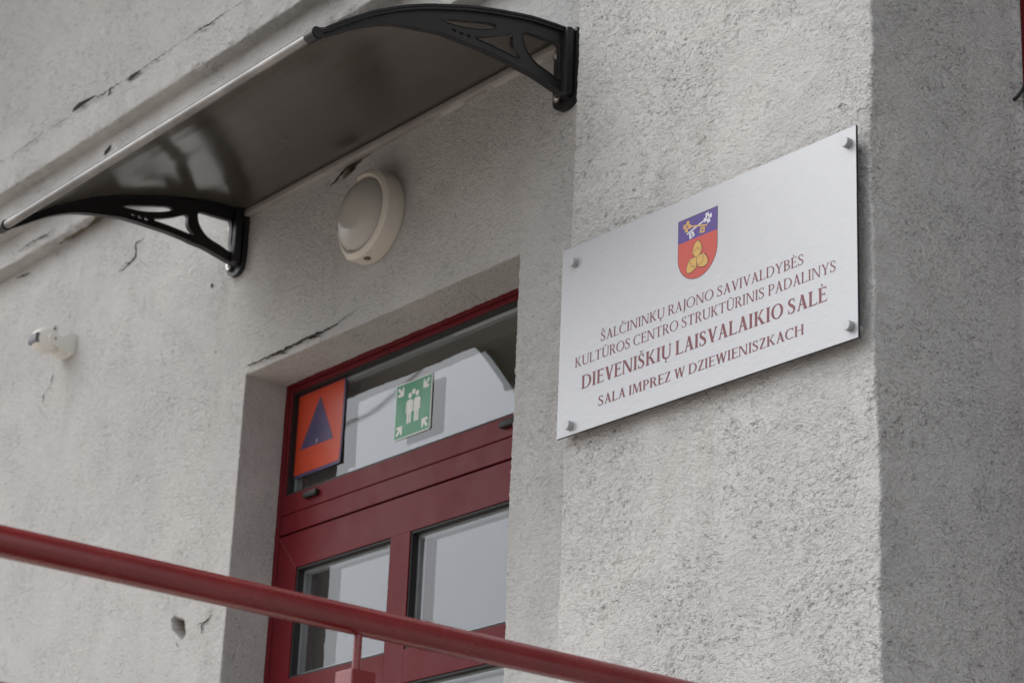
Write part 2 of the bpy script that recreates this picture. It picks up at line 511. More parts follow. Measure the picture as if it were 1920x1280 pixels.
def build_cornice():
    xs = knots((-9, -6.1, 0.3), (-6.1, -3.08, 0.006))
    prof = [(0.03, 3.976), (-0.045, 3.976), (-0.045, 4.060), (-0.095, 4.060), (-0.095, 4.135), (-0.135, 4.135), (-0.135, 4.234), (-0.112, 4.246)]
    ys, zs = [], []
    for (a, b) in zip(prof, prof[1:]):
        n = max(1, int(round(math.dist(a, b) / 0.005)))
        for k in range(n): ys.append(a[0] + (b[0]-a[0])*k/n); zs.append(a[1] + (b[1]-a[1])*k/n)
    ys.append(prof[-1][0]); zs.append(prof[-1][1])
    ys, zs = np.array(ys), np.array(zs)
    P = np.zeros((len(xs), len(ys), 3))
    P[..., 0] = xs[:, None]; P[..., 1] = ys[None]; P[..., 2] = zs[None]
    # arrises worn out of straight
    wob = 0.0022 * np.sin(xs * 9.1) + 0.0018 * np.sin(xs * 23.7 + 1) + 0.0012 * np.sin(xs * 61 + 2)
    P[..., 1] += wob[:, None] * 0.7
    P[..., 2] += wob[:, None] * ((zs > 3.98) & (zs < 4.24))[None]
    # notches broken out of the lower arrises
    rng = np.random.default_rng(5)
    for (ya, za) in ((-0.045, 3.976), (-0.095, 4.060), (-0.135, 4.135), (-0.135, 4.234)):
        nt = np.zeros_like(xs)
        for _ in range(60):
            c0 = rng.uniform(-6.0, -3.1); w0 = rng.uniform(0.006, 0.035); d0 = rng.uniform(0.0015, 0.0065) * (1.8 if rng.random() < 0.12 else 1)
            nt = np.maximum(nt, d0 * np.clip(1 - ((xs - c0) / w0) ** 2, 0, 1) ** 0.5)
        d = np.hypot(ys - ya, zs - za); k = np.clip(1 - d / 0.016, 0, 1)
        P[..., 1] += nt[:, None] * k[None]
        P[..., 2] += nt[:, None] * k[None] * (0.8 if za < 4.2 else -0.9)
    o = np_mesh('cornice', [grid_arrays(P)], M_CORN, building, cornice_spall)
    xs2 = knots((-9, -6.1, 0.3), (-6.1, -3.08, 0.006)); zs2 = knots((4.236, 4.75, 0.005), (4.75, 8, 0.4))
    X, Z = np.meshgrid(xs2, zs2, indexing='ij')
    np_mesh('upper_wall', [grid_arrays(np.stack([X, np.full_like(X, -0.122), Z], -1))], M_CORN, building)
build_cornice()

PX0, PX1, PY, PB = -3.147, -2.377, -0.040, 0.342
def build_pilaster():
    pts = [(PX0, 0.05), (PX0, PY + 0.006)]
    for k in range(1, 4): a = R(180 + 90 * k / 4); pts.append((PX0 + 0.006 + 0.006*math.cos(a), PY + 0.006 + 0.006*math.sin(a)))
    for x in np.linspace(PX0 + 0.006, PX1 - 0.004, 240): pts.append((x, PY))
    for k in range(1, 5): a = R(270 + 90 * k / 5); pts.append((PX1 - 0.004 + 0.004*math.cos(a), PY + 0.004 + 0.004*math.sin(a)))
    for y in np.linspace(PY + 0.004, PB - 0.03, 100): pts.append((PX1, y))
    for k in range(1, 6): a = R(180 - 90 * k / 6); pts.append((PX1 + 0.03 + 0.03*math.cos(a), PB - 0.03 + 0.03*math.sin(a)))
    for x in np.linspace(PX1 + 0.03, PX1 + 0.06, 6): pts.append((x, PB))
    pts = np.array(pts)
    zs = knots((0, 2.2, 0.3), (2.2, 4.1, 0.0036), (4.1, 8, 0.3))
    P = np.zeros((len(pts), len(zs), 3))
    P[..., 0] = pts[:, 0][:, None]; P[..., 1] = pts[:, 1][:, None]; P[..., 2] = zs[None]
    # the right arris is hand-floated and not quite straight
    k = np.clip((pts[:, 0] - (PX1 - 0.05)) / 0.05, 0, 1)[:, None] * np.clip(1 - (pts[:, 1] - PY) / 0.06, 0, 1)[:, None]
    P[..., 0] += k * (0.0045 * np.sin(zs * 5.3 + 0.6) + 0.0025 * np.sin(zs * 17) + 0.0014 * np.sin(zs * 57 + 1) + 0.0010 * np.sin(zs * 131))[None]
    np_mesh('pilaster', [grid_arrays(P)], M_PIL, building)
build_pilaster()

def build_right_bay():
    """wall behind the pilaster with its red window, just out of the picture on the right"""
    zs = knots((0, 8, 0.2))
    bm = bmesh.new()
    x0 = PX1 + 0.055
    add_box(bm, x0, 0.6, PB, PB + 0.25, 0, 2.35)
    add_box(bm, x0, 0.6, PB + 0.001, PB + 0.25, 4.6, 8)
    add_box(bm, -0.5, 0.6, PB + 0.0005, PB + 0.25, 2.351, 4.599)
    o = bm_obj('recessed_wall', bm, M_PIL); place(o, building)
    bm = bmesh.new()
    X0, X1, Z0, Z1 = PX1 + 0.012, -0.52, 2.36, 4.59
    for (a, b, c, d) in ((X0, X0 + 0.07, Z0, Z1), (X1 - 0.07, X1, Z0, Z1), (X0 + 0.07, X1 - 0.07, Z0, Z0 + 0.07), (X0 + 0.07, X1 - 0.07, Z1 - 0.07, Z1), (-1.48, -1.41, Z0 + 0.07, Z1 - 0.07)):
        add_box(bm, a, b, PB - 0.012, PB + 0.05, c, d, 0.004)
    w = bm_obj('window', bm, M_RED); place(w, building)
    bm = bmesh.new()
    for (a, b) in ((X0 + 0.07, -1.48), (-1.41, X1 - 0.07)):
        bm.faces.new([bm.verts.new(p) for p in ((a, PB + 0.02, Z0 + 0.07), (b, PB + 0.02, Z0 + 0.07), (b, PB + 0.02, Z1 - 0.07), (a, PB + 0.02, Z1 - 0.07))])
    p = bm_obj('pane', bm, M_GLASS); p.parent = w; p.matrix_parent_inverse = w.matrix_world.inverted()
    # rest of the body: the far sides, so the house is closed
    bm = bmesh.new()
    add_box(bm, -9, 0.6, 0.9, 8, 0, 7.98)
    o = bm_obj('rear_body', bm, M_DARKROOM); place(o, building)
    bm = bmesh.new()
    add_box(bm, -9.3, 0.9, -0.95, 8.3, 5.6, 5.8, 0.02)  # unseen overhang, added to dim the light falling on the upper walls
    o = bm_obj('added_shade_eave', bm, paint('grey_shade_eave', (0.12, 0.12, 0.12, 1), 0.6)); place(o, building)
build_right_bay()

# ---- door and transom, parts of the building
def frame_boxes(rects, y0, y1, bev=0.0025):
    bm = bmesh.new()
    for (a, b, c, d) in rects: add_box(bm, a, b, y0, y1, c, d, bev)
    return bm

def child(name, bm, m, parent, **kw):
    o = bm_obj(name, bm, m, **kw)
    o.parent = parent
    bpy.context.view_layer.update()
    o.matrix_parent_inverse = parent.matrix_world.inverted()
    return o

DL, DR = -4.372, -3.338
def pane_quads(rects, y):
    bm = bmesh.new()
    for (a, b, c, d) in rects: bm.faces.new([bm.verts.new(p) for p in ((a, y, c), (b, y, c), (b, y, d), (a, y, d))])
    return bm

def glazing(parent, a, b, c, d, sag=0.0008):
    """one double-glazed unit: gasket, two panes, spacer between them"""
    g = 0.005
    bm = frame_boxes([(a - 0.001, a + g, c, d), (b - g, b + 0.001, c, d), (a + g, b - g, c - 0.001, c + g), (a + g, b - g, d - g, d + 0.001)], YF + 0.004, YF + 0.022, 0)
    child('gasket', bm, M_GASKET, parent)
    s = 0.013
    bm = frame_boxes([(a + g, a + s, c + g, d - g), (b - s, b - g, c + g, d - g), (a + s, b - s, c + g, c + s), (a + s, b - s, d - s, d - g)], YF + 0.0205, YF + 0.0355, 0)
    child('spacer_bar', bm, M_SPACER, parent)
    for dy in (0.020, 0.036):      # real units bow a little; the right end falls back
        bm = bmesh.new(); n = 24; prev = None
        for i in range(n + 1):
            x = a + (b - a) * i / n; u = max(0.0, 2.0 * i / n - 1.0); y = YF + dy + sag * u * u
            cur = (bm.verts.new((x, y, c)), bm.verts.new((x, y, d)))
            if prev: bm.faces.new((prev[0], cur[0], cur[1], prev[1]))
            prev = cur
        o = child('pane', bm, M_GLASS, parent); o.data.shade_smooth()

fr = place(bm_obj('door_frame', frame_boxes([(DL, -4.3435, 1.30, 3.365), (-3.3665, DR, 1.30, 3.365), (-4.3435, -3.3665, 3.3435, 3.365)], YF - 0.002, YF + 0.06), M_RED), building)
# transom sash
TX0, TX1, TZ0, TZ1 = -4.3325, -3.3775, 3.0825, 3.3305
ts = place(bm_obj('transom_window', frame_boxes([(-4.343, TX0, 3.0365, 3.343), (TX1, -3.367, 3.0365, 3.343), (TX0, TX1, 3.0365, TZ0), (TX0, TX1, TZ1, 3.343)], YF, YF + 0.055), M_RED), building)
glazing(ts, TX0, TX1, TZ0, TZ1, 0.009)
bar = place(bm_obj('transom_bar', frame_boxes([(-4.343, -3.367, 2.991, 3.0352)], YF + 0.0006, YF + 0.06, 0.001), M_RED), building)
for x in (-4.216, -3.507):
    bm = bmesh.new(); add_box(bm, x - 0.026, x + 0.026, YF - 0.012, YF + 0.001, 3.0565, 3.0715, 0.004)
    child('drain_cap', bm, M_GASKET, ts, smooth='auto')
# leaf
LX0, LX1 = -4.3425, -3.3675
PXS = [(-4.264, -3.9035), (-3.8345, -3.447)]
PZS = [(2.6545, 2.9045), (2.334, 2.5842), (2.014, 2.264), (1.45, 1.944)]
rects = [(LX0, PXS[0][0], 1.31, 2.9865), (PXS[1][1], LX1, 1.31, 2.9865), (PXS[0][1], PXS[1][0], 1.45, 2.9045), (PXS[0][0], PXS[1][1], 2.9045, 2.9865), (PXS[0][0], PXS[1][1], 1.31, 1.45)]
for (a, b) in zip(PZS, PZS[1:]):
    for (u, v) in PXS: rects.append((u, v, b[1], a[0]))
leaf = place(bm_obj('door', frame_boxes(rects, YF + 0.001, YF + 0.06, 0.0006), M_RED), building)
for (u, v) in PXS:
    for (a, b) in PZS: glazing(leaf, u, v, a, b)
bm = bmesh.new()      # the mitred corner of the leaf shows as a fine light line
for k in (0,):
    p, q = (LX0 + 0.001, 2.986), (PXS[0][0], 2.9045)
    n = 0.0006
    bm.faces.new([bm.verts.new(c) for c in ((p[0] - n, YF - 0.0004, p[1] - n), (p[0] + n, YF - 0.0004, p[1] + n), (q[0] + n, YF - 0.0004, q[1] + n), (q[0] - n, YF - 0.0004, q[1] - n))])
child('mitre_joint', bm, mat('mitre_line', (0.2, 0.05, 0.05), 0.5), leaf)
bm = bmesh.new()
add_cyl(bm, (-3.405, YF - 0.05, 2.2), (-3.405, YF, 2.2), 0.009)
add_box(bm, -3.53, -3.39, YF - 0.062, YF - 0.044, 2.19, 2.21, 0.006)
add_box(bm, -3.425, -3.385, YF - 0.008, YF + 0.0005, 2.08, 2.29, 0.003)
child('handle', bm, M_STEEL, leaf, smooth='auto')
# hall behind the glass
bm = bmesh.new()
for f in (((DL, 0.89), (DR, 0.89)), ((DL, 0.17), (DL, 0.89)), ((DR, 0.17), (DR, 0.89))):
    (xa, ya), (xb, yb) = f
    bm.faces.new([bm.verts.new(p) for p in ((xa, ya, 1.3), (xb, yb, 1.3), (xb, yb, 3.36), (xa, ya, 3.36))])
for z in (1.3, 3.36): bm.faces.new([bm.verts.new(p) for p in ((DL, 0.17, z), (DR, 0.17, z), (DR, 0.89, z), (DL, 0.89, z))])
place(bm_obj('hallway', bm, M_DARKROOM), building)

# ---- cracks in the render
def crack(pts, w, y, parent, plane='y', jag=0.3):
    P = []
    for (a, b) in zip(pts, pts[1:]):
        n = max(2, int(math.dist(a, b) / 0.006))
        for k in range(n):
            t = k / n
            P.append((a[0] + (b[0]-a[0])*t + random.uniform(-1, 1)*0.0022, a[1] + (b[1]-a[1])*t + random.uniform(-1, 1)*0.0022))
    P.append(pts[-1])
    n = len(P); bm = bmesh.new(); prev = None
    for i, p in enumerate(P):
        q = P[min(i+1, n-1)]; o = P[max(i-1, 0)]
        d = Vector((q[0]-o[0], q[1]-o[1])).normalized(); nx = Vector((-d.y, d.x))
        t = i / (n - 1)
        ww = w * (math.sin(math.pi * min(1, max(0, 0.06 + 0.88*t))) ** 0.7) * (1 + random.uniform(-jag, jag) * 1.4) / 2
        a = (p[0] + nx.x*ww, y, p[1] + nx.y*ww); b = (p[0] - nx.x*ww, y, p[1] - nx.y*ww)
        cur = (bm.verts.new(a), bm.verts.new(b))
        if prev: bm.faces.new((prev[0], cur[0], cur[1], prev[1]))
        prev = cur
    return child('crack', bm, M_CRACK, parent)

Y0 = -0.0035
# hairline branches running off the main cracks
crack([(-4.9504, 3.8603), (-4.962, 3.851), (-4.958, 3.840)], 0.0016, Y0, wall)
crack([(-4.9746, 3.81), (-4.992, 3.815), (-5.018, 3.812)], 0.0018, Y0, wall)
crack([(-4.2135, 3.369), (-4.200, 3.3625), (-4.181, 3.361)], 0.0022, Y0, wall)
crack([(-4.1035, 3.3749), (-4.085, 3.369), (-4.060, 3.3665), (-4.045, 3.361)], 0.0026, Y0, wall)
crack([(-4.0171, 3.3734), (-3.975, 3.381), (-3.94, 3.386), (-3.90, 3.3925)], 0.0016, Y0, wall)
crack([(-4.4448, 2.7881), (-4.462, 2.790), (-4.474, 2.786)], 0.0016, Y0, wall)
crack([(-4.56, 2.762), (-4.552, 2.752), (-4.548, 2.748)], 0.0022, Y0, wall)
crack([(-5.3389, 3.575), (-5.352, 3.566), (-5.3713, 3.5573)], 0.0014, Y0, wall)
crack([(-5.6289, 3.9585), (-5.5859, 3.9525), (-5.544, 3.9490)], 0.004, Y0, wall)
crack([(-5.40, 3.9565), (-5.387, 3.9630)], 0.005, Y0, wall)
crack([(-5.62, 2.93), (-5.628, 2.915)], 0.004, Y0, wall)
crack([(-5.66, 2.875), (-5.664, 2.860)], 0.0035, Y0, wall)
crack([(-4.9066, 3.8585), (-4.934, 3.8553), (-4.9504, 3.8603), (-4.9445, 3.8183), (-4.9746, 3.81), (-5.0012, 3.8005), (-5.0304, 3.8032)], 0.0045, Y0, wall)
crack([(-5.3361, 4.0044), (-5.3701, 3.9986), (-5.4226, 4.0023), (-5.479, 4.0031), (-5.5108, 4.0003), (-5.5427, 3.9966)], 0.0045, -0.049, wall)
crack([(-4.3516, 3.3713), (-4.282, 3.3713), (-4.2135, 3.369), (-4.1693, 3.3727), (-4.1035, 3.3749), (-4.0171, 3.3734), (-3.9822, 3.3768)], 0.0065, Y0, wall)
crack([(-4.4125, 2.8047), (-4.4221, 2.7922), (-4.4448, 2.7881), (-4.4522, 2.7798), (-4.4526, 2.7642)], 0.006, Y0, wall)
crack([(-5.3354, 3.6009), (-5.339, 3.5892), (-5.3423, 3.5764)], 0.005, Y0, wall)
crack([(-5.3713, 3.5573), (-5.3815, 3.5472), (-5.3756, 3.5311)], 0.004, Y0, wall)
crack([(-3.9889, 3.7532), (-4.0188, 3.7395), (-4.043, 3.7304), (-4.0595, 3.7266)], 0.007, Y0, wall)
for (x, z) in ((-5.4506, 3.7523), (-5.3573, 3.7337), (-4.5446, 3.6259)):
    crack([(x - 0.003, z + 0.004), (x, z), (x + 0.002, z - 0.005)], 0.009, Y0, wall, jag=0.1)
crack([(-5.3554, 3.746), (-5.357, 3.738)], 0.003, Y0, wall)
crack([(-4.3997, 3.652), (-4.4, 3.644)], 0.004, Y0, wall)
x = -5.95
while x < -4.15:
    w = random.uniform(0.06, 0.35)
    crack([(x + w*k/4, 4.2352 + random.uniform(-0.002, 0.002)) for k in range(5)], random.uniform(0.0022, 0.0042), -0.1388, wall, jag=0.5)
    x += w + random.uniform(0.0, 0.03)
def flake(poly, y, parent, m=M_CRACK):
    bm = bmesh.new(); bm.faces.new([bm.verts.new((x, y, z)) for x, z in poly])
    return child('crack', bm, m, parent)
flake([(-5.1214, 4.2401), (-5.0867, 4.2402), (-4.9876, 4.2431), (-5.0086, 4.2492), (-5.0907, 4.2586), (-5.1181, 4.2513)], -0.1395, wall)
flake([(-4.9263, 4.2163), (-4.924, 4.2322), (-4.9084, 4.2372), (-4.9167, 4.2235)], -0.1395, wall)
flake([(-4.8327, 4.2276), (-4.7914, 4.2229), (-4.7533, 4.2327), (-4.775, 4.2348), (-4.8204, 4.2336)], -0.1395, wall)
flake([(-4.9931, 4.0847), (-4.9931, 4.0983), (-4.9698, 4.107), (-4.9582, 4.1046), (-4.9642, 4.093)], -0.0985, wall)

# ---------------------------------------------------------------- canopy
XL, XR = -4.421, -3.208
TOP = [(-0.6096, 3.5640), (-0.5963, 3.5693), (-0.5836, 3.5754), (-0.5526, 3.5987), (-0.5211, 3.6203), (-0.4892, 3.6418), (-0.4565, 3.6598), (-0.4235, 3.6771), (-0.3898, 3.6922), (-0.3556, 3.7058), (-0.3251, 3.7159), (-0.2724, 3.7331), (-0.2187, 3.7475), (-0.1639, 3.759), (-0.1195, 3.7673), (-0.0742, 3.7715), (-0.0398, 3.7734), (-0.010, 3.7735)]
LOW = [(-0.6067, 3.5510), (-0.5916, 3.5582), (-0.5516, 3.584), (-0.5197, 3.6046), (-0.4871, 3.6225), (-0.4538, 3.6373), (-0.4199, 3.6472), (-0.3854, 3.6542), (-0.3616, 3.6582), (-0.3343, 3.6634), (-0.2977, 3.6651), (-0.254, 3.6647), (-0.2098, 3.6642), (-0.165, 3.6608), (-0.1422, 3.657), (-0.1081, 3.6543), (-0.0733, 3.6466), (-0.0383, 3.6387), (-0.010, 3.6336)]
H1 = [(-0.3288, 3.6909), (-0.3166, 3.6987), (-0.2808, 3.7096), (-0.2381, 3.7216), (-0.2078, 3.7287), (-0.1963, 3.7249), (-0.2, 3.7185), (-0.2255, 3.7072), (-0.2575, 3.6975), (-0.2897, 3.6913), (-0.3156, 3.6897)]
H2 = [(-0.2458, 3.6869), (-0.2242, 3.695), (-0.1923, 3.7082), (-0.1647, 3.7224), (-0.1552, 3.7183), (-0.1549, 3.7037), (-0.149, 3.6907), (-0.1367, 3.6806), (-0.1395, 3.6746), (-0.1666, 3.676), (-0.2003, 3.6786), (-0.2336, 3.6801), (-0.2425, 3.6806)]
H3 = [(-0.1329, 3.7314), (-0.1259, 3.7403), (-0.0942, 3.742), (-0.0599, 3.7427), (-0.0414, 3.7419), (-0.0367, 3.7176), (-0.037, 3.6963), (-0.0356, 3.6628), (-0.0643, 3.6703), (-0.0994, 3.6801), (-0.1217, 3.6988), (-0.1314, 3.717)]
SLOTS = [(-0.298, 3.6800, 0.010, 0.0045), (-0.281, 3.6795, 0.010, 0.005), (-0.2635, 3.6805, 0.009, 0.006)]

canopy = empty('canopy', (XL, 0, 3.6), label='curved dark bronze door canopy on two black scrolled brackets above the red door', cat='canopy')

def strip(bm, line, x0, x1, dn, up):
    """band following a (y, z) line, from dn below to up above it along its normal"""
    n = len(line); rows = []
    for i, p in enumerate(line):
        a = line[max(i-1, 0)]; b = line[min(i+1, n-1)]
        d = Vector((b[0]-a[0], b[1]-a[1])).normalized(); nn = Vector((-d.y, d.x))
        lo = (p[0] + nn.x*dn, p[1] + nn.y*dn); hi = (p[0] + nn.x*up, p[1] + nn.y*up)
        rows.append([bm.verts.new((x0, *lo)), bm.verts.new((x1, *lo)), bm.verts.new((x1, *hi)), bm.verts.new((x0, *hi))])
    for a, b in zip(rows, rows[1:]):
        for k in range(4): bm.faces.new((a[k], a[(k+1) % 4], b[(k+1) % 4], b[k]))
    bm.faces.new(rows[0]); bm.faces.new(rows[-1][::-1])

def make_bracket():
    bm = bmesh.new()
    top = smooth_loop(TOP, 2, False); low = smooth_loop(LOW, 2, False)
    slots = []
    for (y, z, w, h) in SLOTS: slots.append([(y-w/2, z-h/2), (y+w/2, z-h/2-0.0003), (y+w/2, z+h/2), (y-w/2, z+h/2+0.0003)])
    extrude_poly(bm, top + low[::-1], [smooth_loop(H1, 3), smooth_loop(H2, 3), smooth_loop(H3, 3)] + slots, lambda u, v, t: (t, u, v), -0.0045, 0.0045)
    strip(bm, top, -0.0115, 0.0115, -0.0035, 0.0015)
    strip(bm, top[4:], 0.004, 0.014, 0.0018, 0.0062)     # clamping strip on top of the sheet edge
    strip(bm, low, -0.0085, 0.0085, -0.0005, 0.003)
    for H, k in ((H1, 0.0058), (H2, 0.0062), (H3, 0.0062)):
        L = smooth_loop(H, 3); L2 = L + [L[0]]
        strip(bm, L2, -k, k, -0.0018, -0.0002)
    # spine and foot plate on the wall
    add_box(bm, -0.012, 0.021, -0.036, -0.012, 3.634, 3.783, 0.008)
    zc = 3.642
    out = [(-0.046, 3.772), (0.0235, 3.784), (0.0235, zc)] + [(-0.01125 + 0.03475*math.cos(a), zc + 0.027*math.sin(a)) for a in np.linspace(0, -math.pi, 12)[1:]]
    out[0] = (-0.046, 3.776)
    extrude_poly(bm, out, [], lambda u, v, t: (u, t, v), -0.013, 0.003)
    add_cyl(bm, (-0.028, -0.020, 3.738), (-0.028, -0.012, 3.738), 0.013, seg=20)
    add_cyl(bm, (-0.024, -0.020, 3.641), (-0.024, -0.012, 3.641), 0.013, seg=20)
    # shoe at the tip holding the front tube
    add_cyl(bm, (-0.016, -0.606, 3.5600), (0.016, -0.606, 3.5600), 0.0125, seg=24, bev=0.002)
    bmesh.ops.translate(bm, verts=bm.verts, vec=(0, 0, -3.6))
    me_o = bm_obj('bracket', bm, M_BLACK, smooth='auto')
    return me_o
br = make_bracket()
br.parent = canopy; br.location = (0, 0, 0)
def make_screw(z, x):
    bm = bmesh.new()
    add_cyl(bm, (x, -0.0200, z - 3.6), (x, -0.0222, z - 3.6), 0.0098, seg=24, bev=0.0006)
    add_cyl(bm, (x, -0.0222, z - 3.6), (x, -0.0262, z - 3.6), 0.0062, 0.0045, seg=6)
    return bm
for (z, x) in ((3.738, -0.028), (3.641, -0.024)):
    s = bm_obj('screw', make_screw(z, x), M_STEEL, smooth='auto'); s.parent = br
br2 = br.copy(); COL.objects.link(br2); br2.parent = canopy; br2.location = (XR - XL, 0, 0)
for ch in list(br.children):
    c = ch.copy(); COL.objects.link(c); c.parent = br2

bm = bmesh.new()
n_x = 24; line = smooth_loop([(p[0], p[1] + 0.0015) for p in TOP + [(0.0015, 3.7735)]], 3, False)
strip(bm, line, XL - 0.006, XR + 0.012, 0.0004, 0.0042)
o = bm_obj('roof_sheet', bm, M_SHEET, smooth='auto'); place(o, canopy)
bm = bmesh.new()
add_cyl(bm, (XL + 0.012, -0.606, 3.5600), (XR - 0.012, -0.606, 3.5600), 0.0092, seg=24)
o = bm_obj('front_tube', bm, M_ALU, smooth='auto'); place(o, canopy)
bm = bmesh.new()
add_box(bm, XL + 0.018, XR - 0.018, -0.016, 0.002, 3.7565, 3.7738, 0.0035)
o = bm_obj('rear_rail', bm, M_RAILALU, smooth='auto'); place(o, canopy)
M_SEAL = mat('grey_white_sealant', (0.42, 0.42, 0.41), 0.6)     # smears of sealant under the wall rail
def smear(x0, x1):
    bm = bmesh.new(); n = max(5, int((x1 - x0) / 0.006)); prev = None
    for i in range(n + 1):
        t = i / n; x = x0 + (x1 - x0)*t; h = 0.0040 * math.sin(math.pi*min(1, max(0.02, t))) ** 0.6 * random.uniform(0.35, 1.0)
        z = 3.7560; cur = [bm.verts.new(p) for p in ((x, -0.0095, z), (x, -0.0085, z - h*0.6), (x, -0.003, z - h), (x, 0.003, z - h), (x, 0.003, z))]
        if prev:
            for k in range(4): bm.faces.new((prev[k], cur[k], cur[k+1], prev[k+1]))
        prev = cur
    place(bm_obj('sealant', bm, M_SEAL, smooth='auto'), canopy)
for a, b in ((-3.345, -3.300), (-3.462, -3.375), (-3.480, -3.470), (-3.640, -3.560)): smear(a, b)

# ---------------------------------------------------------------- wall lamp
LC = (-3.860, 0.0, 3.5825)
lamp = empty('wall_lamp', LC, label='round cream bulkhead lamp with ribbed glass on the wall above the doorway', cat='wall lamp')
RB = 0.099
bm = bmesh.new()
add_lathe(bm, [(0.0, 0.0005), (RB, -0.003), (RB + 0.001, 0.012), (RB, 0.036), (RB - 0.003, 0.036), (RB - 0.006, 0.038), (RB - 0.009, 0.037), (RB - 0.011, 0.032), (0.0, 0.034)], LC, seg=96)
bmesh.ops.remove_doubles(bm, verts=bm.verts, dist=1e-6)
o = bm_obj('housing', bm, M_LAMPBODY, smooth='auto'); place(o, lamp)
bm = bmesh.new()
a0, a1 = R(-118), R(101)
rg = add_lathe(bm, [(RB - 0.017, 0.040), (RB - 0.014, 0.049), (RB - 0.009, 0.0515), (RB - 0.003, 0.050), (RB + 0.0025, 0.045), (RB + 0.0035, 0.036), (RB + 0.0033, 0.006), (RB - 0.010, 0.006), (RB - 0.017, 0.040)], LC, seg=72, a0=a0, a1=a1)
for k in (0, -1): bm.faces.new([r[k] for r in rg[:-1]])
o = bm_obj('hood', bm, M_LAMPBODY, smooth='auto'); place(o, lamp)
bm = bmesh.new()
prof = []
RL = RB - 0.0125
for k in range(0, 13):
    a = R(90 * k / 12)
    prof.append((RL * math.cos(a) ** 0.82 if k < 12 else 0.0003, 0.030 + 0.046 * math.sin(a)))
rings = add_lathe(bm, prof, LC, seg=288)
for ri, ring in enumerate(rings[:-1]):
    for k, v in enumerate(ring):
        if k % 3 == 0:
            d = Vector((v.co.x - LC[0], 0, v.co.z - LC[2]))
            f = 1 - 0.020 * min(1, (ri + 1) / 3) * (1 if ri < 9 else 0.3)
            v.co.x = LC[0] + d.x * f; v.co.z = LC[2] + d.z * f
m_lens = mat('ribbed_prismatic_glass', (0.41, 0.405, 0.375), 0.10, spec=0.7)
NT(m_lens).bsdf.inputs['Subsurface Weight'].default_value = 0.0
o = bm_obj('ribbed_lens', bm, m_lens, smooth=True); place(o, lamp)
bm = bmesh.new()
add_cyl(bm, (LC[0] + 0.012, -0.030, LC[2] - RB - 0.004), (LC[0] + 0.012, -0.030, LC[2] - RB + 0.004), 0.008, seg=20)
o = bm_obj('screw', bm, mat('brown_screw_recess', (0.10, 0.08, 0.065), 0.7)); place(o, lamp)

# ---------------------------------------------------------------- motion sensor
SC = (-5.262, 0.0, 3.655)
sensor = empty('motion_sensor', SC, label='small ivory motion sensor with grey lens on the wall left of the canopy', cat='motion sensor')
bm = bmesh.new()
add_box(bm, SC[0] - 0.029, SC[0] + 0.029, -0.012, 0.003, SC[2] - 0.028, SC[2] + 0.030, 0.004)
for s in (-1, 1):
    x = SC[0] + s * 0.029
    ear = [(0.0, SC[2] - 0.027), (0.0, SC[2] + 0.029), (-0.022, SC[2] + 0.028), (-0.040, SC[2] + 0.012)] + [(-0.062 + 0.0155*math.cos(a), SC[2] + 0.002 + 0.0155*math.sin(a)) for a in np.linspace(R(60), R(265), 9)]
    extrude_poly(bm, ear, [], lambda u, v, t: (t, u, v), x - 0.004, x + 0.004)
add_box(bm, SC[0] - 0.027, SC[0] + 0.027, -0.040, -0.006, SC[2] - 0.0255, SC[2] + 0.004, 0.004)
o = bm_obj('bracket', bm, M_SENS, smooth='auto'); place(o, sensor)
M_PIVOT = mat('sensor_screw', (0.3, 0.29, 0.27), 0.5)
for s in (-1, 1):
    bm = bmesh.new(); add_cyl(bm, (SC[0] + s*0.033, -0.060, SC[2] + 0.002), (SC[0] + s*0.0342, -0.060, SC[2] + 0.002), 0.004, seg=16)
    place(bm_obj('pivot_screw', bm, M_PIVOT), sensor)
bm = bmesh.new()
bmesh.ops.create_uvsphere(bm, u_segments=32, v_segments=24, radius=1, matrix=Matrix.Translation((SC[0], -0.070, SC[2] + 0.002)) @ Matrix.Rotation(R(90), 4, 'Y') @ Matrix.Diagonal((0.0335, 0.040, 0.030, 1)))
for v in bm.verts:   # squarer in x: a fat drum with rounded ends
    dx = (v.co.x - SC[0]) / 0.030
    v.co.x = SC[0] + 0.0265 * math.copysign(abs(dx) ** 0.55, dx)
o = bm_obj('head', bm, M_SENS, smooth=True); place(o, sensor)
bm = bmesh.new()
rows = []
for k in range(7):
    a = R(158 + 42 * k / 6)
    y = -0.070 + 0.0412*math.cos(a); z = SC[2] + 0.002 + 0.0352*math.sin(a) - 0.004
    rows.append([bm.verts.new((SC[0] - 0.021, y, z)), bm.verts.new((SC[0] + 0.021, y, z)), bm.verts.new((SC[0] + 0.021, y + 0.010, z)), bm.verts.new((SC[0] - 0.021, y + 0.010, z))])
for a, b in zip(rows, rows[1:]):
    for k in range(4): bm.faces.new((a[k], a[(k+1) % 4], b[(k+1) % 4], b[k]))
bm.faces.new(rows[0]); bm.faces.new(rows[-1])
o = bm_obj('lens', bm, M_SLENS); place(o, sensor)

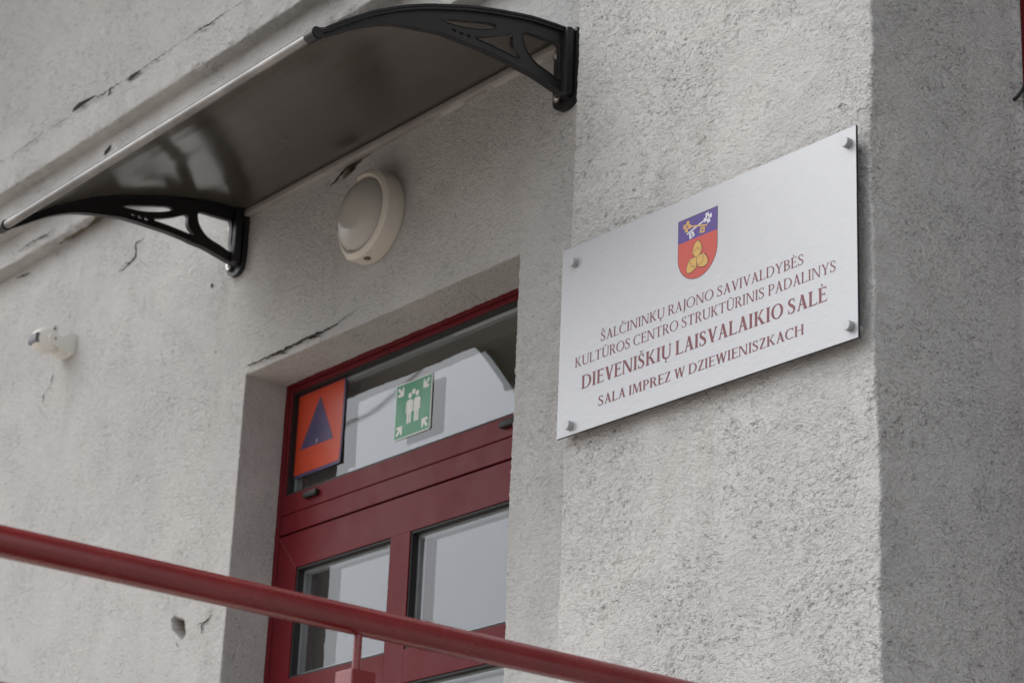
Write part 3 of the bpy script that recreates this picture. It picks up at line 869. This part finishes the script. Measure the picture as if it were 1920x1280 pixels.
# ---------------------------------------------------------------- the plaque
SX0, SX1, SZ0, SZ1, YS = -3.1375, -2.3888, 2.9035, 3.2735, -0.066
plaque = empty('information_plaque', ((SX0 + SX1) / 2, YS, SZ0), label='large silver metal plaque with coat of arms and burgundy lettering on the pilaster', cat='sign')
bm = bmesh.new()
add_box(bm, SX0, SX1, YS + 0.0006, YS + 0.004, SZ0, SZ1)
o = bm_obj('panel_core', bm, M_SIGNEDGE); place(o, plaque)
bm = bmesh.new()
add_box(bm, SX0, SX1 - 0.0006, YS, YS + 0.0006, SZ0 + 0.0005, SZ1)
o = bm_obj('panel_face', bm, M_SIGN); place(o, plaque)
for (x, z) in ((-3.1010, 3.2395), (-2.4068, 3.2465), (-2.4060, 2.9265), (-3.1000, 2.9215)):
    bm = bmesh.new()
    add_cyl(bm, (x, YS, z), (x, YS - 0.0105, z), 0.0088, seg=40, bev=0.0008)
    add_cyl(bm, (x, YS + 0.0041, z), (x, -0.036, z), 0.007, seg=24)
    o = bm_obj('standoff', bm, M_STUD, smooth='auto'); place(o, plaque)

# ---- lettering: a drawn roman alphabet, capital height 1
class Pen:
    def __init__(s, T, t):
        s.T, s.t, s.P, s.x = T, t, [], 0.0
        s.sr, s.sh = 0.075, 0.034
    def poly(s, pts): s.P.append([(s.x + a, b) for a, b in pts])
    def serif(s, xa, xb, y, up):
        d = 1 if up else -1
        s.poly([(xa - s.sr, y), (xb + s.sr, y), (xb + s.sr, y + d*s.sh*0.7), (xb + 0.004, y + d*s.sh*2.3), (xa - 0.004, y + d*s.sh*2.3), (xa - s.sr, y + d*s.sh*0.7)])
    def stem(s, x, w=None, y0=0.0, y1=1.0, top=True, bot=True):
        w = w or s.T
        s.poly([(x, y0), (x + w, y0), (x + w, y1), (x, y1)])
        if bot: s.serif(x, x + w, y0, True)
        if top: s.serif(x, x + w, y1, False)
    def diag(s, x0, y0, x1, y1, w):
        s.poly([(x0, y0), (x0 + w, y0), (x1 + w, y1), (x1, y1)])
    def bar(s, x0, x1, y, h=None, tick=0, end=1):
        h = h or s.t
        s.poly([(x0, y), (x1, y), (x1, y + h), (x0, y + h)])
        if tick:
            xe = x1 if end else x0; sg = 1 if end else -1
            yb = y + h if tick < 0 else y
            s.poly([(xe - sg*0.075, yb), (xe - sg*0.028, yb + tick*0.16), (xe + sg*0.012, yb + tick*0.17), (xe, yb)])
    def ring(s, cx, cy, rx, ry, a0, a1, T=None, t=None, n=28):
        T = T or s.T; t = t or s.t
        o = [(cx + rx*math.cos(R(a0 + (a1-a0)*k/n)), cy + ry*math.sin(R(a0 + (a1-a0)*k/n))) for k in range(n+1)]
        i = [(cx + (rx-T)*math.cos(R(a0 + (a1-a0)*k/n)), cy + (ry-t)*math.sin(R(a0 + (a1-a0)*k/n))) for k in range(n+1)]
        for k in range(n): s.poly([o[k], o[k+1], i[k+1], i[k]])
    def stroke(s, pts, ws):
        n = len(pts); L = []
        for k in range(n):
            a = pts[max(k-1, 0)]; b = pts[min(k+1, n-1)]
            d = Vector((b[0]-a[0], b[1]-a[1])).normalized()
            L.append(((pts[k][0] - d.y*ws[k]/2, pts[k][1] + d.x*ws[k]/2), (pts[k][0] + d.y*ws[k]/2, pts[k][1] - d.x*ws[k]/2)))
        for a, b in zip(L, L[1:]): s.poly([a[0], a[1], b[1], b[0]])
    def glyph(s, ch):
        T, t = s.T, s.t
        base = {'Š': 'S', 'Č': 'C', 'Ų': 'U', 'Ū': 'U', 'Ė': 'E'}.get(ch, ch)
        w = getattr(s, 'g_' + base)() if base != ' ' else 0.30
        if base != ch:
            c = w / 2 - (0.04 if base == 'E' else 0.0)
            if ch in 'ŠČ':
                s.diag(c - 0.19, 1.27, c - 0.045, 1.08, 0.09); s.diag(c - 0.015, 1.08, c + 0.135, 1.27, 0.05)
            if ch == 'Ė': s.poly([(c + 0.075*math.cos(a), 1.17 + 0.075*math.sin(a)) for a in np.linspace(0, 2*math.pi, 15)[:-1]])
            if ch == 'Ū': s.bar(c - 0.18, c + 0.18, 1.12, 0.065)
            if ch == 'Ų': s.stroke([(c + 0.05, 0.02), (c - 0.03, -0.09), (c - 0.045, -0.19), (c + 0.02, -0.25), (c + 0.12, -0.22)], [0.03, 0.055, 0.08, 0.075, 0.03])
        s.x += w + (0.085 if base != ' ' else 0)
    def g_I(s): s.stem(s.sr); return 2*s.sr + s.T
    def g_A(s):
        T, t = s.T, s.t
        s.diag(0.10, 0, 0.36, 1.0, t*1.25); s.diag(0.58, 0, 0.30, 1.02, T*1.08); s.bar(0.19, 0.56, 0.33)
        s.serif(0.09, 0.09 + t*1.3, 0, True); s.serif(0.58, 0.58 + T, 0, True); return 0.63 + T
    def bowl(s, x, cy, rx, ry): s.ring(x, cy, rx, ry, -90, 90)
    def g_B(s):
        x = s.sr + s.T; s.stem(s.sr)
        s.bar(x, x + 0.12, 1 - s.t); s.bar(x, x + 0.14, 0.50); s.bar(x, x + 0.14, 0)
        s.bowl(x + 0.10, 0.76, 0.24 + s.T*0.4, 0.24); s.bowl(x + 0.12, 0.272, 0.28 + s.T*0.4, 0.272); return x + 0.42 + s.T*0.3
    def g_C(s):
        s.ring(0.47, 0.5, 0.47, 0.515, 48, 312)
        s.poly([(0.74, 0.99), (0.775, 0.99), (0.775, 0.70), (0.745, 0.70), (0.70, 0.90)]); return 0.80
    def g_D(s):
        x = s.sr + s.T; s.stem(s.sr); s.bar(x, x + 0.20, 1 - s.t); s.bar(x, x + 0.20, 0)
        s.ring(x + 0.17, 0.5, 0.40 + s.T*0.5, 0.5, -90, 90); return x + 0.60 + s.T*0.4
    def g_E(s):
        x = s.sr + s.T; s.stem(s.sr); s.bar(x, x + 0.36, 1 - s.t, None, -1); s.bar(x, x + 0.27, 0.50); s.poly([(x + 0.235, 0.43), (x + 0.275, 0.41), (x + 0.275, 0.64), (x + 0.235, 0.62)]); s.bar(x, x + 0.40, 0, None, 1); return x + 0.41
    def g_H(s):
        s.stem(s.sr); x = s.sr + s.T; s.stem(x + 0.44); s.bar(x, x + 0.44, 0.5); return x + 0.44 + s.T + s.sr
    def g_J(s):
        T = s.T; s.stem(s.sr + 0.06, None, 0.05, 1.0, True, False)
        x = s.sr + 0.06 + T/2
        s.stroke([(x, 0.06), (x - 0.01, -0.08), (x - 0.07, -0.20), (x - 0.17, -0.27)], [T, T*0.9, T*0.6, 0.03]); return 2*s.sr + T + 0.04
    def g_K(s):
        T, t = s.T, s.t; x = s.sr + T; s.stem(s.sr)
        s.diag(x + 0.0, 0.47, x + 0.36, 1.0, t*1.5); s.diag(x + 0.37, 0.0, x + 0.04, 0.55, T*1.12)
        s.serif(x + 0.36, x + 0.36 + t*1.5, 1, False); s.serif(x + 0.38, x + 0.38 + T, 0, True); return x + 0.44 + T
    def g_L(s):
        x = s.sr + s.T; s.stem(s.sr); s.bar(x, x + 0.39, 0, None, 1); return x + 0.40
    def g_M(s):
        T, t = s.T, s.t
        s.diag(0.07, 0, 0.13, 1, t*1.25); s.diag(0.43, 0, 0.13, 1, T*0.98); s.diag(0.44, 0, 0.77, 1, t*1.25); s.diag(0.83, 0, 0.77, 1, T)
        s.serif(0.07, 0.07 + t*1.2, 0, True); s.serif(0.83, 0.83 + T, 0, True); s.serif(0.11, 0.13 + T*0.3, 1, False); s.serif(0.80, 0.77 + T, 1, False); return 0.90 + T
    def g_N(s):
        T, t = s.T, s.t
        s.stem(s.sr, t*1.25); s.diag(0.66, -0.01, s.sr, 1, T*1.05); s.stem(0.66 + T - t*1.25, t*1.25, 0.0, 1, True, False)
        s.poly([(s.sr - 0.07, 1), (s.sr - 0.07, 0.975), (s.sr + 0.02, 0.95), (s.sr + 0.08, 1)]); return 0.66 + T + s.sr
    def g_O(s): s.ring(0.47, 0.5, 0.47, 0.515, 0, 360, None, None, 48); return 0.94
    def g_P(s):
        x = s.sr + s.T; s.stem(s.sr); s.bar(x, x + 0.12, 1 - s.t); s.bar(x, x + 0.12, 0.43); s.bowl(x + 0.10, 0.715, 0.27 + s.T*0.4, 0.285); return x + 0.38 + s.T*0.4
    def g_R(s):
        x = s.sr + s.T; s.stem(s.sr); s.bar(x, x + 0.12, 1 - s.t); s.bar(x, x + 0.14, 0.47); s.bowl(x + 0.10, 0.735, 0.25 + s.T*0.4, 0.265)
        s.diag(x + 0.37, 0, x + 0.09, 0.50, s.T*1.12); s.serif(x + 0.40, x + 0.36 + s.T, 0, True); return x + 0.40 + s.T
    def g_S(s):
        T, t = s.T, s.t
        pts = smooth_loop([(0.475, 0.80), (0.43, 0.93), (0.29, 0.985), (0.14, 0.93), (0.085, 0.79), (0.15, 0.64), (0.30, 0.52), (0.44, 0.39), (0.49, 0.24), (0.42, 0.08), (0.26, 0.015), (0.10, 0.07), (0.05, 0.21)], 3, False)
        n = len(pts); ws = []
        for k in range(n):
            u = k / (n - 1); ws.append(t + (T*1.05 - t) * max(0, math.sin(math.pi * min(1, max(0, (u - 0.13) / 0.74)))) ** 1.5)
        s.stroke(pts, ws)
        s.poly([(0.45, 1.0), (0.485, 1.0), (0.50, 0.72), (0.47, 0.72), (0.43, 0.92)]); s.poly([(0.065, 0.0), (0.03, 0.0), (0.02, 0.30), (0.05, 0.30), (0.10, 0.08)]); return 0.56 + T*0.2
    def g_T(s):
        T = s.T; x = 0.36 - T/2; s.stem(x, None, 0, 1, False, True); s.bar(0.03, 0.69, 1 - s.t, None, -1); s.bar(0.03, 0.10, 1 - s.t, None, -1, 0); return 0.72
    def g_U(s):
        T, t = s.T, s.t; s.stem(s.sr, None, 0.30, 1, True, False); xr = 0.66 + T*0.3
        s.stem(xr, t*1.25, 0.30, 1, True, False); c = (s.sr + xr + t*1.25) / 2; rx = c - s.sr
        o = [(c + rx*math.cos(R(a)), 0.31 + 0.325*math.sin(R(a))) for a in np.linspace(180, 360, 25)]
        i = [(c + (T - t*1.25)/2 + (rx - (T + t*1.25)/2)*math.cos(R(a)), 0.31 + (0.325 - t*1.5)*math.sin(R(a))) for a in np.linspace(180, 360, 25)]
        for k in range(24): s.poly([o[k], o[k+1], i[k+1], i[k]])
        return xr + t + s.sr
    def g_V(s):
        T, t = s.T, s.t; s.diag(0.34, -0.01, 0.07, 1, T*1.08); s.diag(0.36, -0.01, 0.66, 1, t*1.25); s.serif(0.08, 0.05 + T, 1, False); s.serif(0.66, 0.66 + t*1.2, 1, False); return 0.72 + t
    def g_W(s):
        T, t = s.T, s.t
        s.diag(0.28, -0.01, 0.06, 1, T*1.05); s.diag(0.31, -0.01, 0.52, 1, t*1.25); s.diag(0.73, -0.01, 0.50, 1, T*1.05); s.diag(0.76, -0.01, 1.0, 1, t*1.25)
        s.serif(0.07, 0.04 + T, 1, False); s.serif(0.51, 0.48 + T, 1, False); s.serif(1.0, 1.0 + t*1.2, 1, False); return 1.06 + t
    def g_Y(s):
        T, t = s.T, s.t; s.stem(0.33 - T*0.2, None, 0, 0.45, False, True); s.diag(0.33 - T*0.2, 0.43, 0.06, 1, T*1.05); s.diag(0.33 + T*0.45, 0.43, 0.62, 1, t*1.3)
        s.serif(0.07, 0.04 + T, 1, False); s.serif(0.62, 0.62 + t*1.3, 1, False); return 0.69 + t
    def g_Z(s):
        T, t = s.T, s.t; s.bar(0.06, 0.58, 1 - t); s.bar(0.04, 0.62, 0, None, 1); s.diag(0.03, t*0.5, 0.60 - T, 1 - t*0.5, T*1.1); s.bar(0.06, 0.12, 1 - t, None, -1, 0); return 0.64

def lettering(text, x0, x1, z, cap, T, t):
    p = Pen(T, t)
    for ch in text: p.glyph(ch)
    us = [a for q in p.P for a, _ in q]; u0, u1 = min(us), max(us)
    bm = bmesh.new()
    for k, q in enumerate(p.P):
        y = YS - 0.00025 - (k % 7) * 0.00003
        vs = [bm.verts.new((x0 + (a - u0) / (u1 - u0) * (x1 - x0), y, z + b * cap)) for a, b in q]
        try: bm.faces.new(vs)
        except ValueError: pass
    me = bpy.data.meshes.new('lettering')
    for f in bm.faces:
        f.normal_update()
        if f.normal.y > 0: f.normal_flip()
    bm.to_mesh(me); bm.free()
    o = new_obj('lettering', me, M_INK); place(o, plaque)
lettering('ŠALČININKŲ RAJONO SAVIVALDYBĖS', -3.0205, -2.5095, 3.0635, 0.0185, 0.125, 0.050)
lettering('KULTŪROS CENTRO STRUKTŪRINIS PADALINYS', -3.0915, -2.4370, 3.0305, 0.0190, 0.125, 0.050)
lettering('DIEVENIŠKIŲ LAISVALAIKIO SALĖ', -3.0714, -2.4568, 2.9843, 0.0258, 0.185, 0.065)
lettering('SALA IMPREZ W DZIEWIENISZKACH', -3.0220, -2.5088, 2.9407, 0.0182, 0.160, 0.060)

# ---- coat of arms
def emblem():
    bm = bmesh.new()
    HX0, HX1, HT, HM, HB = -2.8172, -2.7160, 3.2338, 3.1900, 3.1130
    lay = [0]
    def add(pts, mi):
        lay[0] += 1
        y = YS - 0.0002 - lay[0] * 0.000012
        f = bm.faces.new([bm.verts.new((x, y, z)) for x, z in pts]); f.normal_update()
        if f.normal.y > 0: f.normal_flip()
        f.material_index = mi
    cx = (HX0 + HX1) / 2
    def shield(g):
        w = (HX1 - HX0) / 2 - g; zs = 3.163
        pts = [(cx - w, HT - g), (cx + w, HT - g)]
        pts += [(cx + w*math.cos(R(-a)), zs + (zs - HB - g)*math.sin(R(-a))) for a in np.linspace(0, 180, 33)]
        return pts
    add(shield(0), 4)
    add([(x, min(z, HM)) for x, z in shield(0.0011)], 2)
    add([(HX0 + 0.0011, HM), (HX0 + 0.0011, HT - 0.0011), (HX1 - 0.0011, HT - 0.0011), (HX1 - 0.0011, HM)], 3)
    def xf(p, q, u, v, s=1.0):
        d = Vector((q[0]-p[0], q[1]-p[1])).normalized(); n = Vector((-d.y, d.x))
        return (p[0] + d.x*u + n.x*v, p[1] + d.y*u + n.y*v)
    def key(p, q, mi, side):
        L = math.dist(p, q)
        K = lambda pts, m=mi: add([xf(p, q, a, b*side) for a, b in pts], m)
        K([(0.004, -0.0014), (L, -0.0014), (L, 0.0014), (0.004, 0.0014)])
        # cross-shaped bow with split ends
        for a in (0, 90, 180, 270):
            c, s_ = math.cos(R(a)), math.sin(R(a))
            arm = [(0, -0.0042), (0.0060, -0.0030), (0.0092, -0.0048), (0.0105, -0.0022), (0.0100, 0.0022), (0.0092, 0.0048), (0.0060, 0.0030), (0, 0.0042)]
            K([(u*c - v*s_, u*s_ + v*c) for u, v in arm])
        K([(0.0066*math.cos(a), 0.0066*math.sin(a)) for a in np.linspace(0, 2*math.pi, 13)[:-1]])
        for a in (0, 90):
            c, s_ = math.cos(R(a)), math.sin(R(a))
            K([(u*c - v*s_, u*s_ + v*c) for u, v in ((-0.0042, -0.0009), (0.0042, -0.0009), (0.0042, 0.0009), (-0.0042, 0.0009))], 3)
        b0 = L - 0.0165
        K([(b0, -0.003), (b0 + 0.0115, -0.003), (b0 + 0.0125, -0.0135), (b0 - 0.001, -0.0135)])
        K([(b0 + 0.0048, -0.0045), (b0 + 0.0066, -0.0045), (b0 + 0.0066, -0.0125), (b0 + 0.0048, -0.0125)], 3)
        K([(b0 + 0.0020, -0.0078), (b0 + 0.0094, -0.0078), (b0 + 0.0094, -0.0094), (b0 + 0.0020, -0.0094)], 3)
    key((-2.7410, 3.2190), (-2.7945, 3.2035), 1, -1)
    key((-2.7935, 3.2175), (-2.7420, 3.2055), 0, 1)
    def nut(c, tip, mi=0):
        d = Vector((tip[0]-c[0], tip[1]-c[1])); L = d.length; d.normalize(); n = Vector((-d.y, d.x))
        T = lambda u, v: (c[0] + d.x*u*L + n.x*v*L, c[1] + d.y*u*L + n.y*v*L)
        body = [(0.02, 0), (0.14, 0.22), (0.36, 0.33), (0.62, 0.335), (0.87, 0.20), (1.0, 0.0), (0.87, -0.20), (0.62, -0.335), (0.36, -0.33), (0.14, -0.22)]
        body = smooth_loop(body, 3)
        add([T(u*1.06 - 0.03, v*1.11) for u, v in body], 4)
        add([T(u, v) for u, v in body], mi)
        for s in (-1, 1):
            add([T(u, v*s) for u, v in ((0.10, 0.15), (0.28, 0.33), (0.50, 0.46), (0.46, 0.33), (0.40, 0.24))], 4)
            add([T(u, v*s) for u, v in ((0.10, 0.14), (0.28, 0.31), (0.48, 0.43), (0.44, 0.32), (0.38, 0.23))], mi)
        ln = [(0.30, 0.30), (0.50, 0.22), (0.44, 0.12), (0.60, 0.0), (0.46, -0.10), (0.52, -0.20), (0.30, -0.30)]
        for (a, b) in zip(ln, ln[1:]):
            e = 0.016
            add([T(a[0], a[1]), T(b[0], b[1]), T(b[0] + 2*e, b[1]), T(a[0] + 2*e, a[1])], 4)
    c = (-2.7672, 3.1515)
    nut(c, (-2.7665, 3.1832)); nut(c, (-2.7922, 3.1305)); nut(c, (-2.7402, 3.1335))
    me = bpy.data.meshes.new('coat_of_arms'); bm.to_mesh(me); bm.free()
    o = new_obj('coat_of_arms', me, [M_GOLD, M_SILVER, M_SHRED, M_SHBLUE, M_LINE]); place(o, plaque)
emblem()

# ---------------------------------------------------------------- stickers on the transom
def facing(bm):
    for f in bm.faces:
        f.normal_update()
        if f.normal.y > 0: f.normal_flip()
def civil_sign():
    x0, x1, z0, z1 = -4.3495, -4.1385, 3.1245, 3.3325
    y = YF + 0.0180
    st = empty('civil_defence_sticker', ((x0+x1)/2, y, z0), label='orange sticker with dark violet triangle and violet border in the transom corner', cat='sticker')
    nx, nz = 24, 24
    def curl(x, z):       # the lower right corner has come away from the glass
        u = max(0, (x - x0)/(x1 - x0) - 0.55)/0.45; v = max(0, 1 - (z - z0)/(z1 - z0) - 0.5)/0.5
        return -0.0004*u*u - 0.0022*u*u*v*v
    bm = bmesh.new()
    g = [[bm.verts.new((x0 + (x1-x0)*i/nx, y + curl(x0 + (x1-x0)*i/nx, z0 + (z1-z0)*j/nz), z0 + (z1-z0)*j/nz)) for j in range(nz+1)] for i in range(nx+1)]
    for i in range(nx):
        for j in range(nz): bm.faces.new((g[i][j], g[i+1][j], g[i+1][j+1], g[i][j+1]))
    facing(bm)
    r = bmesh.ops.solidify(bm, geom=bm.faces[:], thickness=-0.0008)
    o = bm_obj('backing', bm, M_VIOLET, smooth='auto'); place(o, st)
    b = 0.0075
    bm = bmesh.new()
    xs = np.linspace(x0 + b, x1 - b*0.75, 25); zs = np.linspace(z0 + b, z1 - b*1.25, 25)
    g = [[bm.verts.new((x, y + curl(x, z) - 0.0012, z)) for z in zs] for x in xs]
    for i in range(24):
        for j in range(24): bm.faces.new((g[i][j], g[i+1][j], g[i+1][j+1], g[i][j+1]))
    facing(bm)
    me = bpy.data.meshes.new('orange_field'); bm.to_mesh(me); bm.free(); me.shade_smooth()
    o = new_obj('orange_field', me, M_ORANGE); place(o, st)
    A, B, Cc = (-4.2391, 3.3050), (-4.3080, 3.1900), (-4.1745, 3.1900)
    bm = bmesh.new(); rows = []
    for k in range(17):
        t = k/16; a = (A[0] + (B[0]-A[0])*t, A[1] + (B[1]-A[1])*t); c = (A[0] + (Cc[0]-A[0])*t, A[1] + (Cc[1]-A[1])*t)
        rows.append([bm.verts.new((a[0] + (c[0]-a[0])*s/10, y + curl(a[0] + (c[0]-a[0])*s/10, a[1]) - 0.0016, a[1])) for s in range(11)])
    for a, c in zip(rows, rows[1:]):
        for s in range(10):
            try: bm.faces.new((a[s], a[s+1], c[s+1], c[s]))
            except ValueError: pass
    facing(bm)
    me = bpy.data.meshes.new('triangle'); bm.to_mesh(me); bm.free(); me.shade_smooth()
    o = new_obj('triangle', me, M_VIOLET); place(o, st)
    bm = bmesh.new(); bm.faces.new([bm.verts.new((x, y - 0.0022, z)) for x, z in ((-4.2425, 3.1945), (-4.2400, 3.1945), (-4.2395, 3.2030), (-4.2420, 3.2030))]); facing(bm)
    me = bpy.data.meshes.new('white_mark'); bm.to_mesh(me); bm.free()
    o = new_obj('white_mark', me, M_WHITE); place(o, st)
civil_sign()

def assembly_sign():
    x0, x1, z0, z1 = -3.9395, -3.8080, 3.1272, 3.2535
    y = YF + 0.0162
    st = empty('assembly_point_sign', ((x0+x1)/2, y, z0), label='green and white assembly point sign with people and arrows on the transom glass', cat='sign')
    bm = bmesh.new(); add_box(bm, x0, x1, y + 0.0012, y + 0.0032, z0, z1, 0.0)
    es = [e for e in bm.edges if abs(e.verts[0].co.y - e.verts[1].co.y) > 1e-4]
    bmesh.ops.bevel(bm, geom=es, offset=0.003, segments=3, affect='EDGES')
    o = bm_obj('white_border', bm, M_WHITE); place(o, st)
    b = 0.0028
    bm = bmesh.new(); bm.faces.new([bm.verts.new((x, y + 0.0009, z)) for x, z in ((x0 + b, z0 + b), (x1 - b, z0 + b), (x1 - b, z1 - b), (x0 + b, z1 - b))]); facing(bm)
    me = bpy.data.meshes.new('green_field'); bm.to_mesh(me); bm.free()
    o = new_obj('green_field', me, M_GREEN); place(o, st)
    bm = bmesh.new(); lay = [0]
    W, H = x1 - x0, z1 - z0
    def add(pts):
        lay[0] += 1
        f = bm.faces.new([bm.verts.new((x0 + u*W, y + 0.0006 - 0.00003*(lay[0] % 9), z0 + v*H)) for u, v in pts])
    def person(c, foot, top):
        h = top - foot; k = h
        add([(c + 0.050*math.cos(a), top - 0.052 + 0.052*math.sin(a)) for a in np.linspace(0, 2*math.pi, 19)[:-1]])
        sh = top - 0.125
        def rr(a, b2, lo, hi, r=0.02): add([(a + r*0.6, lo), (b2 - r*0.6, lo), (b2, lo + r), (b2, hi - r), (b2 - r, hi), (a + r, hi), (a, hi - r), (a, lo + r)])
        rr(c - 0.090, c + 0.090, sh - 0.10, sh, 0.035)
        rr(c - 0.060, c + 0.060, sh - 0.25, sh - 0.03)
        rr(c - 0.094, c - 0.064, sh - 0.235, sh - 0.04, 0.012); rr(c + 0.064, c + 0.094, sh - 0.235, sh - 0.04, 0.012)
        rr(c - 0.060, c - 0.006, foot, sh - 0.22, 0.015); rr(c + 0.006, c + 0.060, foot, sh - 0.22, 0.015)
    person(0.405, 0.235, 0.785); person(0.610, 0.235, 0.785)
    add([(0.505 + 0.048*math.cos(a), 0.785 + 0.05*math.sin(a)) for a in np.linspace(0, 2*math.pi, 19)[:-1]])
    def arrow(cx, cy, dx, dy):
        s = 0.118
        T = lambda u, v: (cx + s*(u*dx*0.7071 - v*dy*0.7071), cy + s*(u*dy*0.7071 + v*dx*0.7071))
        add([T(u, v) for u, v in ((-0.95, 0.24), (-0.95, -0.24), (0.0, -0.24), (-0.35, -0.85), (0.10, -0.85), (0.90, 0.0), (0.10, 0.85), (-0.35, 0.85), (0.0, 0.24))])
    arrow(0.155, 0.845, 1, -1); arrow(0.845, 0.845, -1, -1); arrow(0.155, 0.155, 1, 1); arrow(0.845, 0.155, -1, 1)
    facing(bm)
    me = bpy.data.meshes.new('pictogram'); bm.to_mesh(me); bm.free()
    o = new_obj('pictogram', me, M_WHITE); place(o, st)
assembly_sign()

# ---------------------------------------------------------------- handrail
RX, RZ, RY = -2.5856, 2.3396, -0.8464
rail = empty('handrail', (RX, RY, 1.30), label='dark red painted tubular handrail with square post crossing in front of the door', cat='railing')
bm = bmesh.new()
add_cyl(bm, (RX, -2.1, RZ + 0.0035), (RX, -0.038, RZ - 0.0065), 0.020, seg=64)
o = bm_obj('top_rail', bm, M_RAIL, smooth='auto'); place(o, rail)
for (a, b) in ((-1.90, RY - 0.02), (RY + 0.02, -0.038)):
    bm = bmesh.new(); add_cyl(bm, (RX, a, 2.150), (RX, b, 2.150), 0.018, seg=40)
    o = bm_obj('lower_rail', bm, M_RAIL, smooth='auto'); place(o, rail)
for py in (RY, -1.85):
    bm = bmesh.new()
    add_box(bm, RX - 0.020, RX + 0.020, py - 0.020, py + 0.020, 1.301, 2.2660, 0.0016)
    o = bm_obj('post', bm, M_RAIL); place(o, rail)
    bm = bmesh.new()
    add_cyl(bm, (RX, py, 2.2655), (RX, py, RZ - 0.015), 0.006, seg=24)
    add_cyl(bm, (RX, py, RZ - 0.0225), (RX, py, RZ - 0.0155), 0.0068, 0.010, seg=24)
    o = bm_obj('stanchion_pin', bm, M_RAIL, smooth='auto'); place(o, rail)

# ---------------------------------------------------------------- cables
def tube_obj(name, pts, r, m):
    bm = bmesh.new()
    pts = smooth_loop(pts, 6, False); rings = []
    for i, p in enumerate(pts):
        a = Vector(pts[max(i-1, 0)]); b = Vector(pts[min(i+1, len(pts)-1)]); d = (b - a).normalized()
        q = d.to_track_quat('Z', 'Y')
        rings.append([bm.verts.new(Vector(p) + q @ Vector((r*math.cos(k*math.pi/5), r*math.sin(k*math.pi/5), 0))) for k in range(10)])
    for a, b in zip(rings, rings[1:]):
        for k in range(10): bm.faces.new((a[k], a[(k+1) % 10], b[(k+1) % 10], b[k]))
    bm.faces.new(rings[0]); bm.faces.new(rings[-1])
    return bm_obj(name, bm, m, smooth='auto')
o = tube_obj('cable', [(PX1 - 0.02, 0.316, 3.442), (PX1 + 0.006, 0.318, 3.445), (PX1 + 0.022, 0.322, 3.462), (PX1 + 0.045, 0.318, 3.487), (PX1 + 0.10, 0.315, 3.53), (PX1 + 0.3, 0.318, 3.62)], 0.0032, M_CABLE)
tag(o, 'short black cable coming out of the side of the pilaster at the right edge', 'cable')
ym = YF + 0.020
o = tube_obj('overhead_cable', [(-19.5, 2*ym - 8, 7.95), (-17.5, 2*ym - 8, 7.84), (-16.06, 2*ym - 8, 7.855), (-15.62, 2*ym - 8, 7.885), (-15.32, 2*ym - 8, 7.97), (-14.45, 2*ym - 8, 8.20), (-12, 2*ym - 8, 8.9)], 0.010, M_CABLE)
tag(o, 'dark overhead cable seen reflected as a thin line in the transom glass', 'cable')

scene.cycles.use_denoising = True
scene.cycles.denoiser = 'OPENIMAGEDENOISE'
scene.cycles.denoising_input_passes = 'RGB_ALBEDO_NORMAL'
scene.cycles.denoising_prefilter = 'ACCURATE'
scene.cycles.use_adaptive_sampling = False
scene.cycles.max_bounces = 10
scene.cycles.transparent_max_bounces = 16
